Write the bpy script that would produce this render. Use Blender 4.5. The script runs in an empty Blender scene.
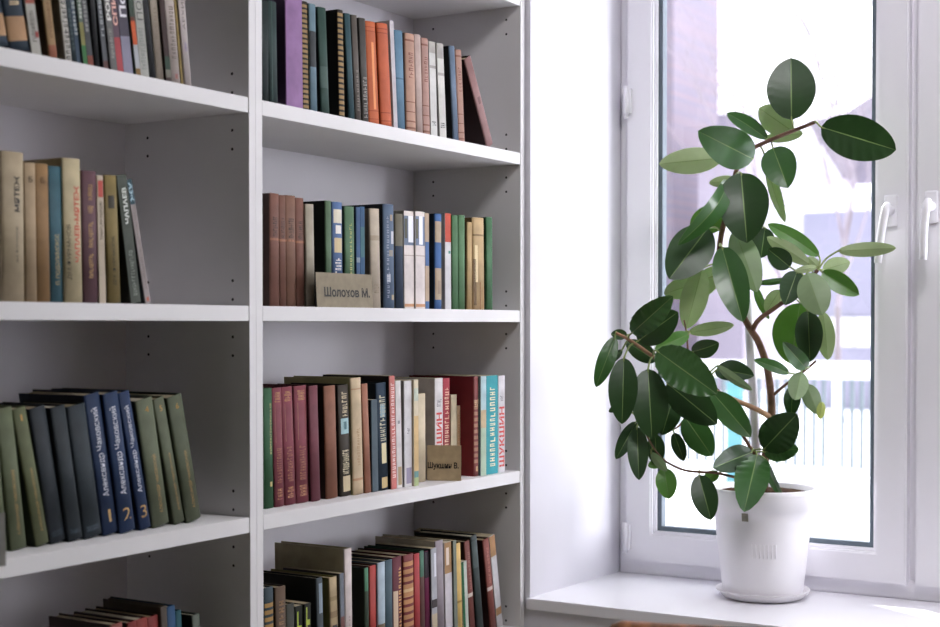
import bpy, bmesh, math, random
from mathutils import Vector, Matrix
random.seed(7)
S = bpy.context.scene
COL = S.collection
PI = math.pi

# ------------------------------------------------------------------ camera
F_PX, YAW, PITCH, CY = 1458.81, math.radians(31.4563), math.radians(1.1129), 353.487
EYE = Vector((1.6093, 0.0, 1.38))
FW = Vector((-math.sin(YAW) * math.cos(PITCH), math.cos(YAW) * math.cos(PITCH), -math.sin(PITCH)))
RT = Vector((math.cos(YAW), math.sin(YAW), 0))
UP = RT.cross(FW)
cam = bpy.data.cameras.new('camera')
cam_o = bpy.data.objects.new('camera', cam)
COL.objects.link(cam_o)
m3 = Matrix((RT, UP, -FW)).transposed()
cam_o.matrix_world = Matrix.Translation(EYE) @ m3.to_4x4()
cam.sensor_width = 36
cam.lens = F_PX * 36 / 940
cam.shift_y = (CY - 313.5) / 940
cam.clip_start = 0.05
cam.clip_end = 400
cam.dof.use_dof = True
cam.dof.focus_distance = 2.95
cam.dof.aperture_fstop = 4.6
S.camera = cam_o


def ray(u, v):
    return FW + RT * ((u - 470) / F_PX) - UP * ((v - CY) / F_PX)


def on(u, v, ax, val):
    """survey of the room: the point of a real plane seen at a photograph position"""
    d = ray(u, v)
    return EYE + d * ((val - EYE[ax]) / d[ax])


def deep(u, v, z):
    return EYE + ray(u, v) * z


def on_shelf(u, x, z):
    """y of the point on the plane x at height z seen in column u"""
    # u = 470 + F*(d.RT)/(d.FW), linear in y
    k = (u - 470) / F_PX
    dx, dz = x - EYE.x, z - EYE.z
    a = RT.y - k * FW.y
    b = (RT.x - k * FW.x) * dx + (0 - k * FW.z) * dz
    return EYE.y - b / a


# ------------------------------------------------------------------ materials
def lin(h):
    h = h.lstrip('#')
    o = []
    for i in (0, 2, 4):
        c = int(h[i:i + 2], 16) / 255
        o.append(c / 12.92 if c <= .04045 else ((c + .055) / 1.055) ** 2.4)
    return tuple(o)


MATS = {}


def dim(h):
    return ''.join('%02X' % int(int(h[i:i + 2], 16) * .92) for i in (0, 2, 4))




def mat(name, hexc, rough=.5, var=.12, scale=18, spec=.5, metal=0, bump=0.0, bscale=200, sheen=0):
    key = (name, hexc)
    if key in MATS:
        return MATS[key]
    m = bpy.data.materials.new(name)
    m.use_nodes = True
    nt = m.node_tree
    p = nt.nodes['Principled BSDF']
    p.inputs['Roughness'].default_value = rough
    p.inputs['Specular IOR Level'].default_value = spec
    p.inputs['Metallic'].default_value = metal
    c = lin(hexc)
    tc = nt.nodes.new('ShaderNodeTexCoord')
    if var:
        n = nt.nodes.new('ShaderNodeTexNoise')
        n.inputs['Scale'].default_value = scale
        n.inputs['Detail'].default_value = 5
        nt.links.new(tc.outputs['Object'], n.inputs['Vector'])
        r = nt.nodes.new('ShaderNodeValToRGB')
        r.color_ramp.elements[0].position = .3
        r.color_ramp.elements[1].position = .7
        r.color_ramp.elements[0].color = tuple(max(0, x * (1 - var)) for x in c) + (1,)
        r.color_ramp.elements[1].color = tuple(min(1, x * (1 + var * .8)) for x in c) + (1,)
        nt.links.new(n.outputs['Fac'], r.inputs['Fac'])
        nt.links.new(r.outputs['Color'], p.inputs['Base Color'])
    else:
        p.inputs['Base Color'].default_value = c + (1,)
    if bump:
        n2 = nt.nodes.new('ShaderNodeTexNoise')
        n2.inputs['Scale'].default_value = bscale
        nt.links.new(tc.outputs['Object'], n2.inputs['Vector'])
        b = nt.nodes.new('ShaderNodeBump')
        b.inputs['Strength'].default_value = bump
        b.inputs['Distance'].default_value = .002
        nt.links.new(n2.outputs['Fac'], b.inputs['Height'])
        nt.links.new(b.outputs['Normal'], p.inputs['Normal'])
    MATS[key] = m
    return m


def cloth(h): return mat('book_cloth', dim(h), .62, .16, 30, .3, bump=.15, bscale=900)
def ink(h): return mat('printed_ink', h, .5, 0, spec=.3)
def paper(h='D9CDB4'): return mat('book_paper', h, .85, .12, 60, .2)


# ------------------------------------------------------------------ mesh helpers
def mk(name, bm, mats, parent=None, smooth=False, label=None):
    me = bpy.data.meshes.new(name)
    bmesh.ops.recalc_face_normals(bm, faces=bm.faces)
    bm.to_mesh(me)
    bm.free()
    if not isinstance(mats, (list, tuple)):
        mats = [mats]
    for m in mats:
        me.materials.append(m)
    if smooth:
        for p in me.polygons:
            p.use_smooth = True
    o = bpy.data.objects.new(name, me)
    COL.objects.link(o)
    if parent:
        o.parent = parent
    if label:
        o['label'] = label
    return o


def empty(name, loc=(0, 0, 0), rot=(0, 0, 0)):
    o = bpy.data.objects.new(name, None)
    o.empty_display_size = .05
    COL.objects.link(o)
    o.location = loc
    o.rotation_euler = rot
    return o


def tag(o, label, cat, group=None, kind=None):
    o['label'] = label
    o['category'] = cat
    if group:
        o['group'] = group
    if kind:
        o['kind'] = kind
    return o


def struct(o):
    o['kind'] = 'structure'
    return o


def box(bm, x0, x1, y0, y1, z0, z1, mi=0, bev=0):
    vs = [bm.verts.new(p) for p in ((x0, y0, z0), (x1, y0, z0), (x1, y1, z0), (x0, y1, z0),
                                    (x0, y0, z1), (x1, y0, z1), (x1, y1, z1), (x0, y1, z1))]
    fs = []
    for q in ((0, 3, 2, 1), (4, 5, 6, 7), (0, 1, 5, 4), (1, 2, 6, 5), (2, 3, 7, 6), (3, 0, 4, 7)):
        f = bm.faces.new([vs[i] for i in q])
        f.material_index = mi
        fs.append(f)
    if bev:
        es = {e for f in fs for e in f.edges}
        r = bmesh.ops.bevel(bm, geom=list(es), offset=bev, segments=2, affect='EDGES', profile=.6)
        for f in r['faces']:
            f.material_index = mi
    return fs


def bx(name, x0, x1, y0, y1, z0, z1, m, parent=None, bev=0.0, label=None):
    bm = bmesh.new()
    box(bm, min(x0, x1), max(x0, x1), min(y0, y1), max(y0, y1), min(z0, z1), max(z0, z1), 0, bev)
    return mk(name, bm, m, parent, label=label)


def tube(bm, pts, rads, n=8, mi=0, cap=True):
    pts = [Vector(p) for p in pts]
    rings = []
    ref = Vector((.31, .17, .93))
    for i, p in enumerate(pts):
        t = (pts[min(i + 1, len(pts) - 1)] - pts[max(i - 1, 0)]).normalized()
        a = t.cross(ref)
        if a.length < .05:
            a = t.cross(Vector((1, 0, 0)))
        a.normalize()
        b = t.cross(a)
        r = rads[i] if isinstance(rads, (list, tuple)) else rads
        rings.append([bm.verts.new(p + (a * math.cos(2 * PI * k / n) + b * math.sin(2 * PI * k / n)) * r) for k in range(n)])
    for i in range(len(rings) - 1):
        for k in range(n):
            f = bm.faces.new((rings[i][k], rings[i][(k + 1) % n], rings[i + 1][(k + 1) % n], rings[i + 1][k]))
            f.material_index = mi
            f.smooth = True
    if cap:
        for rg in (rings[0], rings[-1]):
            f = bm.faces.new(rg)
            f.material_index = mi


def smooth_path(pts, n=6):
    """Catmull-Rom through the points"""
    P = [Vector(p) for p in pts]
    P = [P[0] * 2 - P[1]] + P + [P[-1] * 2 - P[-2]]
    out = []
    for i in range(1, len(P) - 2):
        for k in range(n):
            t = k / n
            a, b, c, d = P[i - 1:i + 3]
            out.append(.5 * ((2 * b) + (c - a) * t + (2 * a - 5 * b + 4 * c - d) * t * t + (3 * b - a - 3 * c + d) * t ** 3))
    out.append(P[-2])
    return out


def lathe(bm, prof, n=48, mi=0, cx=0, cy=0):
    rings = []
    for r, z in prof:
        rings.append([bm.verts.new((cx + r * math.cos(2 * PI * k / n), cy + r * math.sin(2 * PI * k / n), z)) for k in range(n)])
    for i in range(len(rings) - 1):
        for k in range(n):
            f = bm.faces.new((rings[i][k], rings[i][(k + 1) % n], rings[i + 1][(k + 1) % n], rings[i + 1][k]))
            f.material_index = mi
            f.smooth = True
    for rg in (rings[0], rings[-1]):
        f = bm.faces.new(rg)
        f.material_index = mi


TXT = {}


def text_geo(s, bold=False):
    """outline of a line of lettering as (verts, faces, bbox), baseline along +x"""
    key = (s, bold)
    if key in TXT:
        return TXT[key]
    cu = bpy.data.curves.new('lettering', 'FONT')
    cu.body = s
    cu.resolution_u = 2
    cu.offset = .03 if bold else 0
    o = bpy.data.objects.new('lettering', cu)
    COL.objects.link(o)
    dg = bpy.context.evaluated_depsgraph_get()
    me = bpy.data.meshes.new_from_object(o.evaluated_get(dg))
    vs = [v.co.copy() for v in me.vertices]
    fs = [tuple(p.vertices) for p in me.polygons]
    bpy.data.objects.remove(o)
    bpy.data.curves.remove(cu)
    bpy.data.meshes.remove(me)
    xs = [v.x for v in vs]
    ys = [v.y for v in vs]
    TXT[key] = (vs, fs, (min(xs), max(xs), min(ys), max(ys)))
    return TXT[key]


# ------------------------------------------------------------------ the room
WHITE = mat('white_paint', 'DEDCE4', .55, .03, 3, .3)
WALLM = mat('olive_wall_paint', '5E5E42', .8, .04, 2, .2)
PVC = mat('white_pvc', 'F1EFF5', .28, .02, 4, .5)
SILLM = mat('white_sill_laminate', 'F2F1F6', .22, .02, 4, .5)
LAM = mat('grey_white_laminate', 'DDDBDC', .5, .03, 6, .35)
DARK = mat('dark_hole', '151515', .8, 0)
RUB = mat('grey_rubber_seal', '5F6B75', .6, .05, 20)

FLOORM = mat('olive_grey_linoleum', '9C9C80', .4, .25, 5, .4)
RX0, RX1, RY0, RY1, RZ1 = -.297, 4.4, -2.6, 2.87, 2.95
YO = 3.64                                # outer face of the window wall
struct(bx('floor', RX0 - .1, RX1 + .1, RY0 - .1, RY1, -.1, 0, FLOORM))
struct(bx('ceiling', RX0 - .1, RX1 + .1, RY0 - .1, RY1, RZ1, RZ1 + .1, mat('grey_ceiling_paint', 'A09C94', .8, .04, 2, .2)))
struct(bx('wall_left', RX0 - .1, RX0, RY0 - .1, RY1, 0, RZ1, WALLM))
struct(bx('wall_right', RX1, RX1 + .1, RY0 - .1, RY1, 0, RZ1, WALLM))
struct(bx('wall_front', RX0, RX1, RY0 - .1, RY0, 0, RZ1, WALLM))
# window wall with two openings
SZ, WT = .765, 2.52
openings = ((.012, 2.95),)
bm = bmesh.new()
xs = [RX0 - .1] + [v for o in openings for v in o] + [RX1 + .1]
for i in range(0, len(xs), 2):
    box(bm, xs[i], xs[i + 1], RY1, 3.34, 0, RZ1)
    a = xs[i] if i == 0 else xs[i] - .04
    b = xs[i + 1] if i == len(xs) - 2 else xs[i + 1] - .012
    box(bm, a, b, 3.34, YO, -1.5, RZ1 + .3)
for o in openings:
    box(bm, o[0], o[1], RY1, 3.34, 0, SZ - .026)
    box(bm, o[0] - .012, o[1] - .04, 3.34, YO, -1.5, SZ - .02)
    box(bm, o[0], o[1], RY1, 3.34, WT, RZ1)
    box(bm, o[0] - .012, o[1] - .04, 3.34, YO, WT - .03, RZ1 + .3)
# slightly splayed plaster on the left side of the niche
w0 = [bm.verts.new(q) for q in ((.0125, RY1, SZ - .03), (.036, 3.338, SZ - .03), (.0125, 3.338, SZ - .03), (.0125, RY1, WT), (.036, 3.338, WT), (.0125, 3.338, WT))]
for q in ((0, 1, 2), (3, 5, 4), (0, 3, 4, 1), (1, 4, 5, 2), (2, 5, 3, 0)):
    bm.faces.new([w0[i] for i in q])
struct(mk('wall_back', bm, WHITE))
for sd, x in (('left', RX0),):
    struct(bx('baseboard_left', RX0, RX0 + .012, RY0, .06, 0, .08, WHITE))
struct(bx('baseboard_back', .03, RX1, RY1 - .014, RY1, 0, .08, WHITE))


def glass_mat():
    m = bpy.data.materials.new('window_glass')
    m.use_nodes = True
    nt = m.node_tree
    nt.nodes.remove(nt.nodes['Principled BSDF'])
    out = nt.nodes['Material Output']
    tr = nt.nodes.new('ShaderNodeBsdfTransparent')
    tr.inputs['Color'].default_value = (.955, .965, .965, 1)
    gl = nt.nodes.new('ShaderNodeBsdfGlossy')
    gl.inputs['Roughness'].default_value = .01
    fr = nt.nodes.new('ShaderNodeFresnel')
    fr.inputs['IOR'].default_value = 1.45
    mx = nt.nodes.new('ShaderNodeMixShader')
    ge = nt.nodes.new('ShaderNodeNewGeometry')
    iv = nt.nodes.new('ShaderNodeMath')
    iv.operation = 'SUBTRACT'
    iv.inputs[0].default_value = 1
    mu = nt.nodes.new('ShaderNodeMath')
    mu.operation = 'MULTIPLY'
    nt.links.new(ge.outputs['Backfacing'], iv.inputs[1])
    nt.links.new(fr.outputs[0], mu.inputs[0])
    nt.links.new(iv.outputs[0], mu.inputs[1])
    nt.links.new(mu.outputs[0], mx.inputs[0])
    nt.links.new(tr.outputs[0], mx.inputs[1])
    nt.links.new(gl.outputs[0], mx.inputs[2])
    nt.links.new(mx.outputs[0], out.inputs['Surface'])
    return m


GLASS = glass_mat()


def ring_frame(bm, x0, x1, z0, z1, w, y0, y1, wb=None, bev=.004):
    """mitred rectangular frame, front at y0"""
    wb = wb or w
    O = [(x0, z0), (x1, z0), (x1, z1), (x0, z1)]
    I = [(x0 + w, z0 + wb), (x1 - w, z0 + wb), (x1 - w, z1 - w), (x0 + w, z1 - w)]
    vs = {}
    for y in (y0, y1):
        for k in range(4):
            vs[y, 'o', k] = bm.verts.new((O[k][0], y, O[k][1]))
            vs[y, 'i', k] = bm.verts.new((I[k][0], y, I[k][1]))
    fr = []
    for k in range(4):
        j = (k + 1) % 4
        fr.append(bm.faces.new((vs[y0, 'o', k], vs[y0, 'o', j], vs[y0, 'i', j], vs[y0, 'i', k])))
        bm.faces.new((vs[y1, 'o', k], vs[y1, 'i', k], vs[y1, 'i', j], vs[y1, 'o', j]))
        bm.faces.new((vs[y0, 'o', k], vs[y1, 'o', k], vs[y1, 'o', j], vs[y0, 'o', j]))
        bm.faces.new((vs[y0, 'i', k], vs[y0, 'i', j], vs[y1, 'i', j], vs[y1, 'i', k]))
    if bev:
        es = [e for e in bm.edges if all(abs(v.co.y - y0) < 1e-6 for v in e.verts) and
              not (any(v in [vs[y0, 'o', k] for k in range(4)] for v in e.verts) and any(v in [vs[y0, 'i', k] for k in range(4)] for v in e.verts))]
        es = [e for e in es if e.verts[0] in vs.values() and e.verts[1] in vs.values()]
        bmesh.ops.bevel(bm, geom=es, offset=bev, segments=2, affect='EDGES')


def sash(parent, x0, x1, z0, z1, handle_side):
    bm = bmesh.new()
    ring_frame(bm, x0, x1, z0, z1, .070, 3.272, 3.335)
    s = mk('window_sash', bm, PVC, parent)
    bm = bmesh.new()                      # glazing bead: bevelled inner step
    g0, g1, h0, h1 = x0 + .070, x1 - .070, z0 + .070, z1 - .070
    ring_frame(bm, g0 - .001, g1 + .001, h0 - .001, h1 + .001, .008, 3.283, 3.30, bev=.003)
    mk('glazing_bead', bm, PVC, s)
    bm = bmesh.new()
    ring_frame(bm, g0 + .006, g1 - .006, h0 + .006, h1 - .006, .012, 3.294, 3.318, bev=0)
    mk('rubber_seal', bm, RUB, s)
    bx('glass_pane', g0 + .004, g1 - .004, 3.303, 3.307, h0 + .004, h1 - .004, GLASS, s)
    return s


def handle(parent, x, z, tilt):
    h = empty('window_handle', (x, 3.272, z))
    bm = bmesh.new()
    box(bm, -.0155, .0155, -.011, 0, -.036, .036, 0, .006)
    tube(bm, [(0, -.008, 0), (0, -.03, 0), (-.002, -.046, 0)], [.011, .0105, .0105], 16)
    mk('rosette', bm, PVC, h, True)
    h.parent = parent
    bm = bmesh.new()
    pts = smooth_path([(0, -.036, .010), (0, -.050, -.002), (-.004 - tilt * .3, -.054, -.045), (-.006 - tilt, -.052, -.118)], 5)
    n = len(pts)
    tube(bm, pts, [.0082 + .001 * math.sin(PI * i / (n - 1)) for i in range(n)], 14)
    mk('lever', bm, PVC, h, True)
    return h


def hinge(parent, x, z):
    bm = bmesh.new()
    tube(bm, [(x, 3.262, z - .035), (x, 3.262, z + .035)], .0068, 14)
    tube(bm, [(x, 3.262, z - .042), (x, 3.262, z - .035)], .005, 14)
    box(bm, x - .006, x + .012, 3.262, 3.274, z - .03, z + .03, 0, .001)
    return mk('hinge', bm, PVC, parent)


def window(name, x0, x1, sx, ):
    w = struct(empty(name, ((x0 + x1) / 2, 3.3, SZ)))
    w.matrix_world = Matrix.Translation(w.location)
    bm = bmesh.new()
    ring_frame(bm, x0, x1, SZ, WT, .042, 3.288, 3.352)
    ns = len(sx) // 2
    for k in range(ns - 1):
        mid = (sx[2 * k + 1] + sx[2 * k + 2]) / 2
        box(bm, mid - .035, mid + .035, 3.302, 3.351, SZ + .04, WT - .04)
    f = mk('window_frame', bm, PVC)
    f.parent = w
    f.matrix_parent_inverse = Matrix.Translation(-w.location)
    for k in range(ns):
        a, b = sx[2 * k], sx[2 * k + 1]
        s = sash(None, a, b, SZ + .033, WT - .03, 1)
        s.parent = w
        s.matrix_parent_inverse = Matrix.Translation(-w.location)
        if k % 2 == 0:
            handle(s, b - .036, 1.635, .010)
            hx = a + .004
        else:
            handle(s, a + .034, 1.640, 0)
            hx = b - .004
        hinge(s, hx, .858)
        hinge(s, hx, 1.93)
    sl = bx('window_sill', x0 - .028, x1, RY1 - .008, 3.30, SZ - .026, SZ, SILLM, None, .003)
    sl.parent = w
    sl.matrix_parent_inverse = Matrix.Translation(-w.location)
    return w


window('window_1', .0345, 2.9499, (.058, .7467, .7654, 1.4635, 1.4820, 2.18, 2.1990, 2.915))

# ------------------------------------------------------------------ bookcases
YD, CW, TP, TS, CD = 1.932, .9325, .0175, .0259, .2873
ZA, ZB, ZC, ZDD, ZE, ZTOP = 1.7649, 1.4129, 1.0531, .7010, .3490, 2.1180
CTOP = 2.47


def bookcase(y0, y1, label):
    t = empty('bookcase', (-CD / 2, (y0 + y1) / 2, 0))
    tag(t, label, 'bookcase', None)
    off = Matrix.Translation(-t.location)

    def add(o):
        o.parent = t
        o.matrix_parent_inverse = off
        return o
    for s, (a, b) in enumerate(((y0, y0 + TP), (y1 - TP, y1))):
        bm = bmesh.new()
        box(bm, -CD, 0, a + .0003, b - .0003, 0, CTOP)
        yi = b - .0003 if s == 0 else a + .0003
        dn = .0002 if s == 0 else -.0002
        for z in (ZE, ZDD, ZC, ZB, ZA, ZTOP):
            for k in (-3, -2, 0, 1):
                for x in (-.037, -CD + .055):
                    vs = [bm.verts.new((x + .0027 * math.cos(q * PI / 5), yi + dn, z + .011 + .032 * k + .0027 * math.sin(q * PI / 5))) for q in range(10)]
                    f = bm.faces.new(vs)
                    f.material_index = 1
        add(mk('side_panel', bm, [LAM, DARK]))
    add(bx('back_panel', -CD - .004, -CD, y0 + .002, y1 - .002, .0, CTOP, mat('backing_board', 'E8E5EC', .55, .03, 5, .3)))
    for z in (ZE, ZDD, ZC, ZB, ZA, ZTOP):
        add(bx('shelf', -CD + .001, -.0006, y0 + TP + .0011, y1 - TP - .0011, z - TS, z, LAM, None, .0007))
    add(bx('top_panel', -CD, 0, y0 + TP, y1 - TP, CTOP - .018, CTOP, LAM))
    add(bx('bottom_panel', -CD, 0, y0 + TP, y1 - TP, .06, .078, LAM))
    add(bx('plinth', -.03, -.012, y0 + TP, y1 - TP, 0, .06, LAM))
    return t


bookcase(YD - CW, YD, 'left grey-white bookcase, nearer the camera, running out of the frame')
bookcase(YD, YD + CW, 'right grey-white bookcase standing beside the window niche')


# ------------------------------------------------------------------ books
def glyph_run(n, seed):
    """a run of small worn marks standing for gilt ornament, in unit length"""
    r = random.Random(seed)
    out, x = [], 0
    ws = [r.uniform(.5, 1.0) for _ in range(n)]
    tot = sum(ws) + n * .45
    for w in ws:
        out.append((x / tot, (x + w) / tot, r.uniform(.0, .12), r.uniform(.85, 1)))
        x += w + .45
    return out


def build_book(T, H, W, cover, spine, kind, deco, seed, name='book'):
    """parts in local space: spine front at x=0, thickness along +y, height +z, depth to -x"""
    root = empty(name)
    bul = (.10 * T if kind == 'h' else .02 * T)
    sm = [cloth(spine)]
    bt = .0024 if kind == 'h' else .0006
    bt = min(bt, T * .2)
    ov = .003 if kind == 'h' else 0
    bands = sorted([d for d in deco if d[0] == 'b'], key=lambda d: d[1])
    ribs = [d for d in deco if d[0] == 'r']
    for d in ribs:
        n = d[3]
        for i in range(n):
            c = d[1] + (d[2] - d[1]) * (i + .5) / n
            hw = (d[2] - d[1]) / n * .30
            bands.append(('b', c - hw, c + hw, d[4]))
    bands.sort(key=lambda d: d[1])
    zc = {0.0, 1.0}
    for b in bands:
        zc.add(max(0, b[1]))
        zc.add(min(1, b[2]))
    zc = sorted(zc)
    M = 8
    prof = [(-bul * (2 * k / M - 1) ** 2, T * k / M) for k in range(M + 1)]
    back = -bul - .0022
    bm = bmesh.new()
    rows = []
    for z in zc:
        rows.append([bm.verts.new((x, y, z * H)) for x, y in prof])
    midx = {}
    for i in range(len(zc) - 1):
        zm = (zc[i] + zc[i + 1]) / 2
        mi = 0
        for b in bands:
            if b[1] <= zm <= b[2]:
                if b[3] not in midx:
                    sm.append(cloth(b[3]))
                    midx[b[3]] = len(sm) - 1
                mi = midx[b[3]]
        for k in range(M):
            f = bm.faces.new((rows[i][k], rows[i][k + 1], rows[i + 1][k + 1], rows[i + 1][k]))
            f.material_index = mi
            f.smooth = kind == 'h'
    b0, b1 = bm.verts.new((back, 0, 0)), bm.verts.new((back, T, 0))
    t0, t1 = bm.verts.new((back, 0, H)), bm.verts.new((back, T, H))
    bm.faces.new(rows[0] + [b1, b0])
    bm.faces.new(rows[-1] + [t1, t0])
    bm.faces.new((b0, b1, t1, t0))
    bm.faces.new([r[0] for r in rows] + [t0, b0])
    bm.faces.new([r[-1] for r in rows] + [t1, b1])
    sp = mk('spine', bm, sm, root)
    bm = bmesh.new()
    box(bm, -W, back, 0, bt, 0, H)
    box(bm, -W, back, T - bt, T, 0, H)
    mk('cover', bm, cloth(cover), root)
    bx('page_block', -W + ov, back, bt, T - bt, ov, H - ov, paper(PAGES[seed % len(PAGES)]), root)

    def surf(y):
        return -bul * (2 * y / T - 1) ** 2 + .00035

    letter = {}
    for d in deco:
        if d[0] == 't':                   # lettering reading upwards
            _, s, z0, z1, wf, colr = d[:6]
            off = d[6] if len(d) > 6 else 0
            vs, fs, (xa, xb, ya, yb) = text_geo(s, len(d) > 7)
            bm = letter.setdefault(colr, bmesh.new())
            w = wf * T
            nv = []
            for v in vs:
                z = (z0 + (z1 - z0) * (v.x - xa) / (xb - xa)) * H
                y = T / 2 + off * T + w / 2 - w * (v.y - ya) / (yb - ya)
                nv.append(bm.verts.new((surf(y), y, z)))
            for f in fs:
                bm.faces.new([nv[i] for i in f])
        elif d[0] == 'n':                 # an upright numeral or letter
            _, s, zc_, wf, hf, colr = d
            if s == '1':
                wf *= .55
            vs, fs, (xa, xb, ya, yb) = text_geo(s)
            bm = letter.setdefault(colr, bmesh.new())
            nv = []
            for v in vs:
                y = T / 2 + wf * T * ((v.x - xa) / (xb - xa) - .5)
                z = (zc_ + hf * ((v.y - ya) / (yb - ya) - .5)) * H
                nv.append(bm.verts.new((surf(y), y, z)))
            for f in fs:
                bm.faces.new([nv[i] for i in f])
        elif d[0] == 'g':                 # worn marks along the spine
            _, z0, z1, wf, colr, n = d[:6]
            off = d[6] if len(d) > 6 else 0
            bm = letter.setdefault(colr, bmesh.new())
            rr = random.Random(seed * 7 + n)
            for a, b, lo, hi in glyph_run(int(n * 1.5), seed + n):
                w = b - a
                parts = [(a, a + w * .34, lo, hi)]
                parts.append((a, b, *rr.choice(((0, .2), (.4, .6), (.8, 1)))))
                if rr.random() < .7:
                    parts.append((b - w * .32, b, lo, hi))
                for pa, pb, l0, h0 in parts:
                    za, zb = (z0 + (z1 - z0) * pa) * H, (z0 + (z1 - z0) * pb) * H
                    ya = T / 2 + off * T - wf * T / 2 + l0 * wf * T
                    yb = T / 2 + off * T - wf * T / 2 + h0 * wf * T
                    ym = (ya + yb) / 2
                    q = [bm.verts.new((surf(y), y, z)) for y, z in ((ya, za), (ym, za), (yb, za), (yb, zb), (ym, zb), (ya, zb))]
                    bm.faces.new((q[0], q[1], q[4], q[5]))
                    bm.faces.new((q[1], q[2], q[3], q[4]))
        elif d[0] == 'o':                 # patch on the spine: z0,z1,y0,y1,colour
            _, z0, z1, y0, y1, colr = d
            bm = letter.setdefault(colr, bmesh.new())
            ys = [T * (y0 + (y1 - y0) * k / 3) for k in range(4)]
            lo = [bm.verts.new((surf(y) - .0001, y, z0 * H)) for y in ys]
            hi = [bm.verts.new((surf(y) - .0001, y, z1 * H)) for y in ys]
            for k in range(3):
                bm.faces.new((lo[k], lo[k + 1], hi[k + 1], hi[k]))
    for colr, bm in letter.items():
        mk('lettering', bm, ink(colr), root)
    return root


PAGES = ['A89C84', '9C8E74', 'B0A894', '988A6C', 'A3977E']
SEED = [0]


def shelf_row(zs, d0, d1, rows, group, where, hid=None, wmul=.66):
    """place a row of measured books: (spine bottom left, bottom right, top left, top height or mm, cover, spine, kind, text, deco)"""
    n = len(rows)
    L = []
    for i, r in enumerate(rows):
        ubl, ubr, utl, vt, cover, spine, kind, desc, deco = r[:9]
        d = d0 + (d1 - d0) * i / max(1, n - 1) + ((i * 37) % 7 - 3) * .0007
        if len(r) > 9 and r[9] is not None:
            d = r[9]
        ybl, ybr = on_shelf(ubl, -d, zs), on_shelf(ubr, -d, zs)
        tp = on(utl, vt, 0, -d)
        a = math.atan2(ybl - tp.y, tp.z - zs)
        if hid:                           # top runs out of the frame: height given by hand
            H = hid[i % len(hid)]
        else:
            H = math.hypot(ybl - tp.y, tp.z - zs)
        T = max(.004, (ybr - ybl) * math.cos(a))
        if a > 0 and not hid:
            H -= T * math.sin(a) * .8
        W = r[10] if len(r) > 10 else min(.225, max(.12, H * wmul))
        L.append(dict(y=ybl, T=T, a=a, H=H, W=W, d=d, r=r))
    for i in range(1, n):
        p, c = L[i - 1], L[i]
        for _ in range(4):
            zt = min(p['H'] * math.cos(p['a']), c['H'] * math.cos(c['a']))
            viol = max((p['y'] + p['T'] / math.cos(p['a']) - z * math.tan(p['a'])) - (c['y'] - z * math.tan(c['a'])) for z in (0, zt)) + .0004
            if viol <= 1e-5:
                break
            q = min(viol * .6, .3 * p['T'])
            p['T'] -= q
            rest = viol - q
            c['y'] += rest
            c['T'] = max(.004, c['T'] - rest)
    for b in L:
        SEED[0] += 1
        ubl, ubr, utl, vt, cover, spine, kind, desc, deco = b['r'][:9]
        o = build_book(b['T'], b['H'], b['W'], cover, spine, kind, deco, SEED[0])
        a = b['a']
        z = zs + .0003
        y = b['y']
        if a < 0:
            z += b['T'] * abs(math.sin(a))
        o.location = (-b['d'], y, z)
        o.rotation_euler = (a, 0, 0)
        tag(o, desc + (', ' + where if where else ''), 'book', group)




GOLD, SILV = 'C9A45C', 'C8C8C4'
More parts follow.
